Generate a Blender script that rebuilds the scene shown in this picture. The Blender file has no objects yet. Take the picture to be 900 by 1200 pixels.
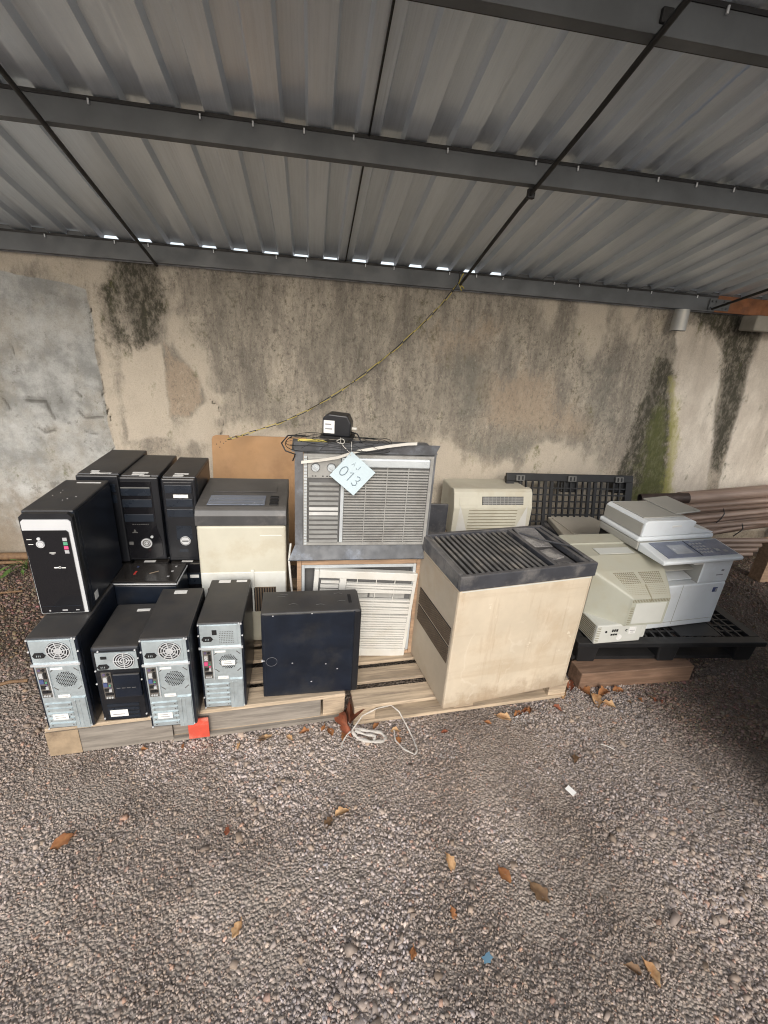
import bpy, bmesh, math, random
import numpy as np
from mathutils import Matrix, Vector, Euler, noise as mnoise
random.seed(7); rng = np.random.default_rng(7)
R = math.radians
scene = bpy.context.scene
COL = scene.collection

# ------------------------------------------------------------------ mesh builder
class MB:
    def __init__(s):
        s.v = []; s.f = []; s.mi = []; s.sm = []; s.M = Matrix.Identity(4); s.marks = []
    def add(s, vs, fs, m=0, sm=False):
        o = len(s.v)
        s.v += [tuple(s.M @ Vector(p)) for p in vs]
        for f in fs:
            s.f.append(tuple(o + i for i in f)); s.mi.append(m); s.sm.append(sm)
        return s
    def box(s, x0, x1, y0, y1, z0, z1, m=0):
        vs = [(x0,y0,z0),(x1,y0,z0),(x1,y1,z0),(x0,y1,z0),(x0,y0,z1),(x1,y0,z1),(x1,y1,z1),(x0,y1,z1)]
        return s.add(vs, [(0,3,2,1),(4,5,6,7),(0,1,5,4),(1,2,6,5),(2,3,7,6),(3,0,4,7)], m)
    def _bevel(s, vs, fs, r, seg, m, edges=None):
        bm = bmesh.new()
        bv = [bm.verts.new(p) for p in vs]
        for f in fs: bm.faces.new([bv[i] for i in f])
        es = [e for e in bm.edges if edges is None or edges(e)]
        bmesh.ops.bevel(bm, geom=es, offset=r, segments=seg, profile=0.5, affect='EDGES', clamp_overlap=True)
        bm.normal_update(); bm.verts.index_update()
        s.add([v.co[:] for v in bm.verts], [[v.index for v in f.verts] for f in bm.faces], m, False)
        bm.free(); return s
    def rbox(s, x0, x1, y0, y1, z0, z1, r=.004, m=0, seg=2):
        vs = [(x0,y0,z0),(x1,y0,z0),(x1,y1,z0),(x0,y1,z0),(x0,y0,z1),(x1,y0,z1),(x1,y1,z1),(x0,y1,z1)]
        return s._bevel(vs, [(0,3,2,1),(4,5,6,7),(0,1,5,4),(1,2,6,5),(2,3,7,6),(3,0,4,7)], r, seg, m)
    def prism(s, poly, axis, a, b, m=0, r=0):
        """poly of 2D points extruded along axis ('x': poly=(y,z), 'y': (x,z), 'z': (x,y))"""
        def p3(p, t):
            return (t, p[0], p[1]) if axis == 'x' else ((p[0], t, p[1]) if axis == 'y' else (p[0], p[1], t))
        n = len(poly); vs = [p3(p, a) for p in poly] + [p3(p, b) for p in poly]
        fs = [tuple(range(n))[::-1], tuple(range(n, 2*n))] + [(i, (i+1) % n, n+(i+1) % n, n+i) for i in range(n)]
        if r: return s._bevel(vs, fs, r, 2, m)
        return s.add(vs, fs, m)
    def cyl(s, p0, p1, r0, r1=None, n=16, m=0, caps=True, sm=True):
        r1 = r0 if r1 is None else r1
        return s.tube([p0, p1], [r0, r1], n, m, caps, sm)
    def tube(s, pts, r, n=8, m=0, caps=True, sm=True):
        pts = [Vector(p) for p in pts]
        rs = r if isinstance(r, (list, tuple)) else [r]*len(pts)
        t0 = (pts[1]-pts[0]).normalized()
        up = Vector((0,0,1)) if abs(t0.z) < .9 else Vector((1,0,0))
        a = t0.cross(up).normalized(); vs = []; fs = []
        for i, p in enumerate(pts):
            t = (pts[min(i+1, len(pts)-1)] - pts[max(i-1, 0)]).normalized()
            a = (a - t*a.dot(t)).normalized(); b = t.cross(a)
            for k in range(n):
                q = 2*math.pi*k/n
                vs.append(tuple(p + (a*math.cos(q)+b*math.sin(q))*rs[i]))
        for i in range(len(pts)-1):
            for k in range(n):
                fs.append((i*n+k, i*n+(k+1) % n, (i+1)*n+(k+1) % n, (i+1)*n+k))
        s.add(vs, fs, m, sm)
        if caps:
            L = len(pts)-1
            s.add(vs[:n], [tuple(range(n))[::-1]], m); s.add(vs[L*n:], [tuple(range(n))], m)
        return s
    def ring(s, c, r0, r1, y0, y1, n=28, m=0):
        """flat annulus in the xz plane facing -y, between depth y0 (front) and y1"""
        vs = []
        for k in range(n):
            q = 2*math.pi*k/n; cx, sz = math.cos(q), math.sin(q)
            for r, y in ((r0,y0),(r1,y0),(r1,y1),(r0,y1)):
                vs.append((c[0]+r*cx, y, c[1]+r*sz))
        fs = []
        for k in range(n):
            a = 4*k; b = 4*((k+1) % n)
            for j in range(4): fs.append((a+j, a+(j+1) % 4, b+(j+1) % 4, b+j))
        return s.add(vs, fs, m)
    def disc(s, c, r, y0, y1, n=24, m=0):
        return s.cyl((c[0], y0, c[1]), (c[0], y1, c[1]), r, r, n, m, True, False)
    def loft(s, secs, m=0, sm=False):
        """secs: list of point loops of equal length"""
        n = len(secs[0]); vs = [p for q in secs for p in q]; fs = []
        for i in range(len(secs)-1):
            for k in range(n): fs.append((i*n+k, i*n+(k+1) % n, (i+1)*n+(k+1) % n, (i+1)*n+k))
        fs.append(tuple(range(n))[::-1]); fs.append(tuple((len(secs)-1)*n+k for k in range(n)))
        return s.add(vs, fs, m, sm)
    def mark(s):
        s.marks.append((len(s.v), len(s.f))); return s
    def build_each(s, name, mats, parent=None, fix=True):
        """one object for every piece begun with mark()"""
        ends = s.marks[1:] + [(len(s.v), len(s.f))]; out = []
        for (v0, f0), (v1, f1) in zip(s.marks, ends):
            q = MB(); q.v = s.v[v0:v1]; q.f = [tuple(i-v0 for i in f) for f in s.f[f0:f1]]; q.mi = s.mi[f0:f1]; q.sm = s.sm[f0:f1]
            out.append(q.build(name, mats, parent, fix))
        return out
    def build(s, name, mats, parent=None, fix=True):
        me = bpy.data.meshes.new(name)
        me.from_pydata(s.v, [], s.f)
        mats = mats if isinstance(mats, (list, tuple)) else [mats]
        for m in mats: me.materials.append(m)
        me.polygons.foreach_set('material_index', s.mi)
        me.polygons.foreach_set('use_smooth', s.sm)
        if fix:
            bm = bmesh.new(); bm.from_mesh(me)
            bmesh.ops.recalc_face_normals(bm, faces=bm.faces); bm.to_mesh(me); bm.free()
        me.update()
        o = bpy.data.objects.new(name, me); COL.objects.link(o)
        if parent is not None: o.parent = parent
        return o

def tag(o, label, cat, group=None):
    o['label'] = label; o['category'] = cat
    if group: o['group'] = group
    return o
def thing(name, label, cat, loc=(0,0,0), rz=0, group=None, rx=0, ry=0):
    o = bpy.data.objects.new(name, None); COL.objects.link(o)
    o.empty_display_size = .05
    o.location = loc; o.rotation_euler = (R(rx), R(ry), R(rz))
    return tag(o, label, cat, group)
def B(*a, m=0): return MB().box(*a, m=m)

# ------------------------------------------------------------------ materials
def nodes(name):
    m = bpy.data.materials.new(name); m.use_nodes = True
    nt = m.node_tree; b = nt.nodes['Principled BSDF']
    return m, nt, b
def N(nt, t, **kw):
    n = nt.nodes.new(t)
    for k, v in kw.items():
        if k.startswith('_'): setattr(n, k[1:], v)
        else: n.inputs[k].default_value = v
    return n
def math_(nt, op, a, b=None, clamp=False):
    n = nt.nodes.new('ShaderNodeMath'); n.operation = op; n.use_clamp = clamp
    for i, x in enumerate((a, b)):
        if x is None: continue
        if isinstance(x, (int, float)): n.inputs[i].default_value = x
        else: nt.links.new(x, n.inputs[i])
    return n.outputs[0]
def mix(nt, fac, a, b, mode='MIX'):
    n = nt.nodes.new('ShaderNodeMix'); n.data_type = 'RGBA'; n.blend_type = mode
    for sock, x in ((n.inputs[0], fac), (n.inputs[6], a), (n.inputs[7], b)):
        if isinstance(x, (int, float)): sock.default_value = x
        elif isinstance(x, (tuple, list)): sock.default_value = (*x[:3], 1)
        else: nt.links.new(x, sock)
    return n.outputs[2]
def noise(nt, scale, detail=4, rough=.6, coord=None, stretch=None, w=0.0):
    n = nt.nodes.new('ShaderNodeTexNoise')
    n.inputs['Scale'].default_value = scale; n.inputs['Detail'].default_value = detail; n.inputs['Roughness'].default_value = rough
    if coord is None:
        coord = nt.nodes.new('ShaderNodeTexCoord').outputs['Object']
    if stretch or w:
        mp = nt.nodes.new('ShaderNodeMapping'); nt.links.new(coord, mp.inputs[0])
        if stretch: mp.inputs['Scale'].default_value = stretch
        mp.inputs['Location'].default_value = (w, w*1.7, w*.6)
        coord = mp.outputs[0]
    nt.links.new(coord, n.inputs['Vector'])
    return n.outputs['Fac']
def ramp(nt, fac, lo, hi, a=0., b=1.):
    n = nt.nodes.new('ShaderNodeMapRange'); n.clamp = True
    n.interpolation_type = 'SMOOTHSTEP'
    n.inputs[1].default_value = lo; n.inputs[2].default_value = hi
    n.inputs[3].default_value = a; n.inputs[4].default_value = b
    nt.links.new(fac, n.inputs[0]); return n.outputs[0]
def bump(nt, b, h, strength=.3, dist=.005):
    n = nt.nodes.new('ShaderNodeBump'); n.inputs['Strength'].default_value = strength; n.inputs['Distance'].default_value = dist
    nt.links.new(h, n.inputs['Height']); nt.links.new(n.outputs[0], b.inputs['Normal'])
def sc(c, k): return tuple(min(1, x*k) for x in c)

def mat(name, col, rough=.5, metal=0., var=.12, scale=9, dirt=None, dirt_amt=.5, dirt_scale=6, dust=None, dust_amt=.5,
        bmp=0, bmp_scale=300, stretch=None, spec=.5, coat=0., scratch=None):
    m, nt, b = nodes(name)
    co = nt.nodes.new('ShaderNodeTexCoord').outputs['Object']
    n1 = noise(nt, scale, 5, .6, co, stretch)
    c = mix(nt, ramp(nt, n1, .3, .7), sc(col, 1-var), sc(col, 1+var))
    rr = None
    if dirt:
        n2 = noise(nt, dirt_scale, 8, .68, co, stretch, 3.1)
        c = mix(nt, math_(nt, 'MULTIPLY', ramp(nt, n2, .48, .68), dirt_amt), c, dirt)
    if scratch:
        n3 = noise(nt, 14, 6, .75, co, (1, 1, 1), 9.3)
        c = mix(nt, ramp(nt, n3, .64, .70, 0, .8), c, scratch)
    if dust:
        g = nt.nodes.new('ShaderNodeNewGeometry'); sx = nt.nodes.new('ShaderNodeSeparateXYZ')
        nt.links.new(g.outputs['Normal'], sx.inputs[0])
        up = ramp(nt, sx.outputs['Z'], .55, .95)
        n4 = noise(nt, 7, 7, .65, co, None, 5.5)
        f = math_(nt, 'MULTIPLY', math_(nt, 'MULTIPLY', up, ramp(nt, n4, .25, .75, .45, 1.)), dust_amt)
        c = mix(nt, f, c, dust)
        rr = math_(nt, 'ADD', math_(nt, 'MULTIPLY', f, .4), rough, True)
    nt.links.new(c, b.inputs['Base Color'])
    if rr is not None: nt.links.new(rr, b.inputs['Roughness'])
    else:
        n5 = noise(nt, scale*1.7, 4, .6, co, stretch, 1.2)
        nt.links.new(ramp(nt, n5, .25, .75, max(.05, rough-.1), min(1, rough+.1)), b.inputs['Roughness'])
    b.inputs['Metallic'].default_value = metal
    b.inputs['Specular IOR Level'].default_value = spec
    b.inputs['Coat Weight'].default_value = coat
    if bmp:
        bump(nt, b, noise(nt, bmp_scale, 3, .6, co), bmp, .002)
    return m

DUST = (.10, .088, .072)
m_black = mat('black_enamel', (.0075,.0115,.0205), .34, var=.25, dirt=(.040,.039,.038), dirt_amt=.5, dirt_scale=4, dust=DUST, dust_amt=.55, bmp=.06, bmp_scale=500)
m_black2 = mat('black_plastic', (.011,.012,.015), .34, var=.2, dust=DUST, dust_amt=.35)
m_gloss = mat('gloss_black', (.008,.008,.010), .12, var=.1, scale=4, dust=DUST, dust_amt=.3)
m_bay = mat('drive_bay_black', (.014,.019,.028), .3, var=.15)
m_steel = mat('zinc_steel', (.50,.57,.60), .42, .55, .10, 14, dirt=(.30,.31,.30), dirt_amt=.35, dirt_scale=16)
m_steel_hi = mat('bright_steel', (.72,.75,.77), .35, .5, .08)
m_chrome = mat('silver_trim', (.66,.68,.70), .38, .3, .03, 3)
m_white = mat('white_sticker', (.74,.74,.72), .6, var=.05, dirt=(.45,.43,.38), dirt_amt=.3, dirt_scale=30)
m_ink = mat('faint_print', (.25,.25,.26), .6)
m_dark = mat('dark_hole', (.006,.006,.007), .7)
m_io = mat('port_plate_metal', (.17,.155,.14), .45, .5, .2, 30)
m_pink = mat('pink_jack', (.55,.07,.18), .5); m_green = mat('green_jack', (.08,.28,.17), .5); m_blue = mat('blue_jack', (.06,.08,.19), .5)
m_purple = mat('purple_jack', (.10,.08,.15), .5); m_red = mat('red_mark', (.55,.05,.04), .5); m_grey = mat('grey_sticker', (.38,.38,.39), .5)
m_wood = mat('pallet_pine', (.36,.285,.205), .8, 0, .28, 5, dirt=(.17,.14,.11), dirt_amt=.8, dirt_scale=5, stretch=(1,14,14), bmp=.4, bmp_scale=60)
m_wood2 = mat('pallet_pine_pale', (.46,.365,.26), .8, 0, .24, 5, dirt=(.24,.19,.145), dirt_amt=.8, dirt_scale=4, stretch=(1,12,12), bmp=.4, bmp_scale=60)
m_woodgrey = mat('weathered_plank', (.235,.21,.18), .85, 0, .25, 5, dirt=(.13,.115,.10), dirt_amt=.6, dirt_scale=5, stretch=(1,12,12), bmp=.4, bmp_scale=60)
m_woodend = mat('block_brown', (.31,.235,.155), .85, 0, .25, 9, dirt=(.13,.09,.06), dirt_amt=.7, dirt_scale=9, bmp=.4, bmp_scale=80)
m_woodred = mat('red_painted_wood', (.62,.085,.05), .7, 0, .15, 9, dirt=(.55,.32,.25), dirt_amt=.5, dirt_scale=22)
m_beam = mat('reddish_timber', (.19,.115,.075), .75, 0, .25, 5, dirt=(.30,.20,.14), dirt_amt=.5, dirt_scale=5, stretch=(1,10,10), bmp=.3, bmp_scale=60)
m_beige = mat('beige_enamel', (.56,.485,.375), .5, 0, .08, 4, dirt=(.45,.345,.23), dirt_amt=.5, dirt_scale=4.0, dust=(.45,.38,.28), scratch=(.72,.66,.55), bmp=.08)
def grime(m):
    # wipe bands, pale scuffs, gritty specks and splashed earth near the bottom edge
    nt = m.node_tree; b = nt.nodes['Principled BSDF']; src = b.inputs['Base Color'].links[0].from_socket
    co = nt.nodes.new('ShaderNodeTexCoord').outputs['Object']
    sx = nt.nodes.new('ShaderNodeSeparateXYZ'); nt.links.new(co, sx.inputs[0])
    band = noise(nt, 2.2, 6, .65, co, (.45,.45,4.2), 41); c = mix(nt, ramp(nt, band, .52, .66, 0, .4), src, (.45,.36,.25))
    c = mix(nt, ramp(nt, noise(nt, 3.0, 7, .7, co, (1,1,.5), 43), .52, .64, 0, .45), c, (.66,.59,.48))
    c = mix(nt, ramp(nt, noise(nt, 7, 6, .7, co, (3.2,3.2,.28), 53), .55, .70, 0, .45), c, (.40,.30,.20))
    low = math_(nt, 'ADD', sx.outputs['Z'], math_(nt, 'MULTIPLY', math_(nt, 'SUBTRACT', noise(nt, 12, 6, .7, co, None, 45), .5), .30))
    c = mix(nt, ramp(nt, low, .01, .10, .5, 0), c, (.27,.185,.115))
    c = mix(nt, ramp(nt, noise(nt, 70, 4, .7, co, None, 47), .66, .74, 0, .6), c, (.28,.20,.13))
    vo = nt.nodes.new('ShaderNodeTexWave'); vo.inputs['Scale'].default_value = 1.6; vo.inputs['Distortion'].default_value = 9; vo.inputs['Detail'].default_value = 5; vo.inputs['Detail Scale'].default_value = 2.2
    nt.links.new(co, vo.inputs['Vector'])
    line = math_(nt, 'MULTIPLY', ramp(nt, vo.outputs['Fac'], .985, .998), ramp(nt, noise(nt, 5, 3, .6, co, None, 49), .52, .60))
    c = mix(nt, math_(nt, 'MULTIPLY', line, .22), c, (.70,.65,.56))
    nt.links.new(c, b.inputs['Base Color'])
grime(m_beige)
m_beige_shade = mat('beige_side_shade', (.41,.35,.27), .5, 0, .08, 4, dirt=(.36,.27,.18), dirt_amt=.5, dirt_scale=5)  # cabinet side: dirty beige, darkened to paint in the shade on that face
m_cap = mat('dark_grey_plastic', (.050,.052,.060), .42, 0, .2, 8, dirt=(.20,.19,.18), dirt_amt=.65, dirt_scale=7, dust=(.22,.20,.18), dust_amt=.35)
m_slat = mat('grille_slat', (.13,.125,.12), .45, 0, .25, 10, dirt=(.30,.27,.23), dirt_amt=.7, dirt_scale=12)
m_clear = mat('dusty_smoked_lid', (.17,.165,.165), .25, 0, .3, 9, dirt=(.42,.40,.37), dirt_amt=.8, dirt_scale=9)
m_vent = mat('brown_vent', (.13,.095,.065), .7, 0, .15)
m_cream = mat('cream_plastic', (.54,.52,.43), .45, 0, .06, 5, dirt=(.44,.38,.27), dirt_amt=.45, dirt_scale=6, dust=(.42,.37,.29), dust_amt=.4)
m_pacwhite = mat('pale_panel', (.66,.67,.63), .45, 0, .06, 5, dirt=(.5,.48,.42), dirt_amt=.4)
m_pactop = mat('grey_cover', (.060,.060,.062), .4, 0, .2, 6, dirt=(.17,.16,.15), dirt_amt=.7, dirt_scale=6, dust=(.17,.155,.135), dust_amt=.5)
m_gpanel = mat('slate_panel', (.20,.23,.29), .22, 0, .15, 5)
m_crt = mat('aged_beige_plastic', (.41,.415,.35), .5, 0, .05, 4, dirt=(.38,.34,.23), dirt_amt=.35, dust=(.42,.375,.28), dust_amt=.45, bmp=.05)
m_crt2 = mat('pale_beige_plastic', (.58,.59,.55), .5, 0, .05, 4)
m_crtdots = mat('vent_shadow', (.24,.22,.15), .6)
m_mfp = mat('white_plastic', (.74,.785,.815), .38, 0, .03, 4, dirt=(.58,.58,.56), dirt_amt=.3, dust=(.56,.52,.45), dust_amt=.35)
m_mfp_grey_shade = mat('grey_plastic_side_shade', (.37,.365,.335), .45, 0, .05, 4, dust=(.45,.42,.36), dust_amt=.5)  # grey trim; on the copier's left faces it also paints their shade
m_ctrl = mat('slate_control', (.17,.19,.25), .35, 0, .15, 12)
m_screen = mat('lcd_grey', (.38,.40,.43), .2)
m_paper = mat('paper', (.75,.75,.73), .7, 0, .05)
m_scan = mat('scanner_lid', (.49,.45,.38), .45, 0, .07, 5, dust=(.46,.41,.33), dust_amt=.6)
m_silver = mat('grey_silver_plastic', (.35,.35,.335), .42, .25, .10, 8, dirt=(.22,.21,.195), dirt_amt=.6, dirt_scale=9)
m_silver_hi = mat('light_trim', (.56,.60,.62), .35, .3, .08, 8)
m_galv = mat('galvanised_sleeve', (.15,.155,.165), .45, .45, .2, 9, dirt=(.36,.39,.44), dirt_amt=.5, dirt_scale=7)
m_flange = mat('dull_zinc', (.075,.08,.088), .55, .2, .25, 9, dirt=(.26,.31,.40), dirt_amt=.5, dirt_scale=5)
m_acwhite = mat('off_white_plastic', (.60,.595,.56), .45, 0, .05, 6, dirt=(.5,.46,.38), dirt_amt=.35, dirt_scale=9)
m_gap = mat('shadowed_fins', (.10,.10,.10), .6)
m_frame = mat('rough_crate_wood', (.36,.24,.155), .85, 0, .25, 6, dirt=(.22,.15,.10), dirt_amt=.6, stretch=(1,8,8), bmp=.3, bmp_scale=60)
m_mdf = mat('brown_fibreboard', (.42,.25,.125), .75, 0, .10, 4, dirt=(.30,.17,.09), dirt_amt=.5, dirt_scale=5)
m_bplast = mat('black_pallet_plastic', (.012,.0125,.014), .5, 0, .3, 8, dust=(.10,.09,.08), dust_amt=.22)
m_clip = mat('grey_clip', (.12,.12,.115), .6)
m_pipe = mat('rusty_pipe', (.17,.115,.085), .55, .25, .25, 5, dirt=(.15,.085,.06), dirt_amt=.6, dirt_scale=9, stretch=(.4,6,6))
m_pipe_hi = mat('primer_pipe', (.26,.19,.15), .5, .2, .18, 5, dirt=(.22,.14,.11), dirt_amt=.5, dirt_scale=8, stretch=(.4,6,6))
m_pipe_d = mat('dark_rust_pipe', (.055,.038,.032), .6, .2, .3, 8)
m_purlin = mat('painted_steel', (.108,.117,.126), .5, .2, .15, 5)
m_rod = mat('dark_rod', (.016,.016,.017), .5, .3)
m_rust = mat('rust', (.26,.105,.045), .75, .1, .3, 9, dirt=(.14,.06,.035), dirt_amt=.6, dirt_scale=14)
m_wire = mat('black_wire', (.012,.012,.013), .5)
m_card = mat('white_card', (.50,.60,.645), .6, 0, .04, 7)
m_pencil = mat('marker_ink', (.17,.22,.26), .7)
m_string = mat('white_string', (.58,.56,.51), .7)
m_ropey = mat('yellow_tape', (.52,.43,.10), .6); m_ropeb = mat('black_tape', (.018,.018,.016), .6)
m_film = mat('thin_white_strap', (.66,.63,.58), .35)
m_film.node_tree.nodes['Principled BSDF'].inputs['Alpha'].default_value = .55
m_leafg = mat('weed_green', (.07,.13,.025), .6, 0, .35, 20)

def leaf_mat(name, a, bcol):
    m, nt, b = nodes(name)
    co = nt.nodes.new('ShaderNodeTexCoord').outputs['Object']
    c = mix(nt, ramp(nt, noise(nt, 40, 5, .7, co), .35, .65), a, bcol)
    nt.links.new(c, b.inputs['Base Color']); b.inputs['Roughness'].default_value = .75
    return m
m_lf1 = leaf_mat('dry_leaf_orange', (.34,.15,.055), (.24,.095,.035))
m_lf2 = leaf_mat('dry_leaf_tan', (.52,.34,.18), (.38,.20,.085))
m_lf3 = leaf_mat('dry_leaf_rust', (.28,.085,.04), (.17,.06,.03))
m_lf4 = leaf_mat('dry_leaf_brown', (.13,.075,.04), (.20,.12,.06))
m_bluescrap = mat('blue_scrap', (.10,.19,.26), .5)

# roof metal
m_spout = mat('spout_zinc', (.42,.42,.40), .45, .4, .12, 6)
def roof_mat():
    m, nt, b = nodes('galvalume_sheet')
    co = nt.nodes.new('ShaderNodeTexCoord').outputs['Object']
    n1 = noise(nt, 3, 6, .7, co, (6,.6,1)); n2 = noise(nt, 260, 2, .5, co)
    c = mix(nt, ramp(nt, n1, .3, .7), (.60,.66,.72), (.72,.78,.84))
    c = mix(nt, ramp(nt, n2, .4, .7, 0, .25), c, (.78,.80,.82))
    fs = noise(nt, 4.0, 5, .7, co, (30,.25,1), 7)
    c = mix(nt, ramp(nt, fs, .35, .65, 0, .5), c, (.78,.84,.90))  # pale streaks put sheen along the ribs into the colour
    st = noise(nt, 2.0, 7, .75, co, (18,.5,1), 4)
    c = mix(nt, ramp(nt, st, .58, .72, 0, .4), c, (.46,.48,.50))
    nt.links.new(c, b.inputs['Base Color']); b.inputs['Metallic'].default_value = .5
    nt.links.new(ramp(nt, fs, .3, .7, .28, .5), b.inputs['Roughness'])
    return m
m_roof = roof_mat()

# ------------------------------------------------------------------ ground height
def vnoise(x, y, f, seed=0.):
    """cheap smooth value noise on arrays"""
    x = x*f+seed*13.7; y = y*f+seed*7.3
    xi = np.floor(x).astype(np.int64); yi = np.floor(y).astype(np.int64); xf = x-xi; yf = y-yi
    def h(a, b):
        n = (a*374761393 + b*668265263 + int(seed*1013)) & 0x7fffffff
        n = ((n ^ (n >> 13))*1274126177) & 0x7fffffff
        return ((n ^ (n >> 16)) & 0xffff)/65535.
    u = xf*xf*(3-2*xf); v = yf*yf*(3-2*yf)
    return (h(xi,yi)*(1-u)+h(xi+1,yi)*u)*(1-v)+(h(xi,yi+1)*(1-u)+h(xi+1,yi+1)*u)*v
def fbm(x, y, f, o=4, seed=0.):
    s = 0; a = .5; t = 0
    for i in range(o):
        s = s+a*vnoise(x, y, f, seed+i); t += a; a *= .55; f *= 2.05
    return s/t

def gh(x, y):
    return (.010*np.sin(2.1*x+.6)*np.cos(2.6*y+.3) + .006*np.sin(5.3*x-1.2*y+1.) + .004*np.sin(9.*y+4.*x)
            - .006
            + np.clip(1.25-y, 0, 1)*(fbm(np.asarray(x,float), np.asarray(y,float), 8., 2, 31.)-.5)*.032)
def soil_shade(x, y):
    """0 = washed gravel, 1 = brown earth: earth lies along the wall; in the far corner it also paints shade"""
    n = fbm(x, y, 2.2, 4, 3.)-.5
    left = np.clip((y-1.68+n*.8)/.35, 0, 1)*np.clip((-.6-x)/.3, 0, 1)
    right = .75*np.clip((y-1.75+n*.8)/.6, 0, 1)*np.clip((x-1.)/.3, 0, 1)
    right = np.maximum(right, .85*np.clip((x-1.68-.12*np.sin(y*7)+n*.5)/.25, 0, 1)*np.clip((y-.75+n*.5)/.5, 0, 1))  # brown earth spread further here, darkening the corner like its cast shadow
    mid = np.clip((y-1.9)/.3, 0, 1)*.6*np.clip((x+.6)/.3, 0, 1)*np.clip((1.-x)/.3, 0, 1)
    return np.clip(np.maximum(np.maximum(left, right), mid), 0, 1)

def ground_mat():
    m, nt, b = nodes('gravel_ground')
    co = nt.nodes.new('ShaderNodeTexCoord').outputs['Object']
    vo = nt.nodes.new('ShaderNodeTexVoronoi'); vo.inputs['Scale'].default_value = 105; nt.links.new(co, vo.inputs['Vector'])
    at = nt.nodes.new('ShaderNodeAttribute'); at.attribute_name = 'soil_shade'
    sep = nt.nodes.new('ShaderNodeSeparateColor'); nt.links.new(vo.outputs['Color'], sep.inputs[0])
    c = mix(nt, sep.outputs[0], (.28,.235,.20), (.45,.385,.33))
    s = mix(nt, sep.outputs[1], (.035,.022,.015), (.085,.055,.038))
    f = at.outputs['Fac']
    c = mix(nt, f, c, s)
    c = mix(nt, ramp(nt, vo.outputs['Distance'], .25, .8, 0, .55), c, (.14,.118,.10))
    nt.links.new(c, b.inputs['Base Color']); b.inputs['Roughness'].default_value = .9
    h = math_(nt, 'SUBTRACT', 1., vo.outputs['Distance'])
    bump(nt, b, h, .9, .012)
    return m
m_ground = ground_mat()

def build_ground():
    xs = np.concatenate([[-80,-30,-12,-6], np.arange(-4, 5.001, .04), [7,12,30,80]])
    ys = np.concatenate([[-80,-30,-12,-6,-3,-1.5,-.6], np.arange(-.2, 3.6, .04), [5,10,30,80]])
    X, Y = np.meshgrid(xs, ys)
    Z = gh(X, Y) + (fbm(X, Y, 6., 3, 8.)-.5)*.012
    nx, ny = len(xs), len(ys)
    v = np.stack([X, Y, Z], -1).reshape(-1, 3)
    i = np.arange(nx*ny).reshape(ny, nx)
    f = np.stack([i[:-1,:-1], i[:-1,1:], i[1:,1:], i[1:,:-1]], -1).reshape(-1, 4)
    me = bpy.data.meshes.new('ground'); me.from_pydata(v.tolist(), [], f.tolist())
    a = me.attributes.new('soil_shade', 'FLOAT', 'POINT'); a.data.foreach_set('value', soil_shade(X, Y).ravel().astype(np.float32))
    me.materials.append(m_ground); me.polygons.foreach_set('use_smooth', [True]*len(me.polygons)); me.update()
    o = bpy.data.objects.new('ground', me); COL.objects.link(o); o['kind'] = 'structure'
build_ground()

def stone_mat():
    m, nt, b = nodes('crushed_stone')
    at = nt.nodes.new('ShaderNodeAttribute'); at.attribute_name = 'tone'
    co = nt.nodes.new('ShaderNodeTexCoord').outputs['Object']
    c = mix(nt, ramp(nt, noise(nt, 220, 3, .6, co), .3, .7, 0, .35), at.outputs['Color'], (.20,.17,.15))
    nt.links.new(c, b.inputs['Base Color']); b.inputs['Roughness'].default_value = .75
    return m
m_stone = stone_mat()

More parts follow.
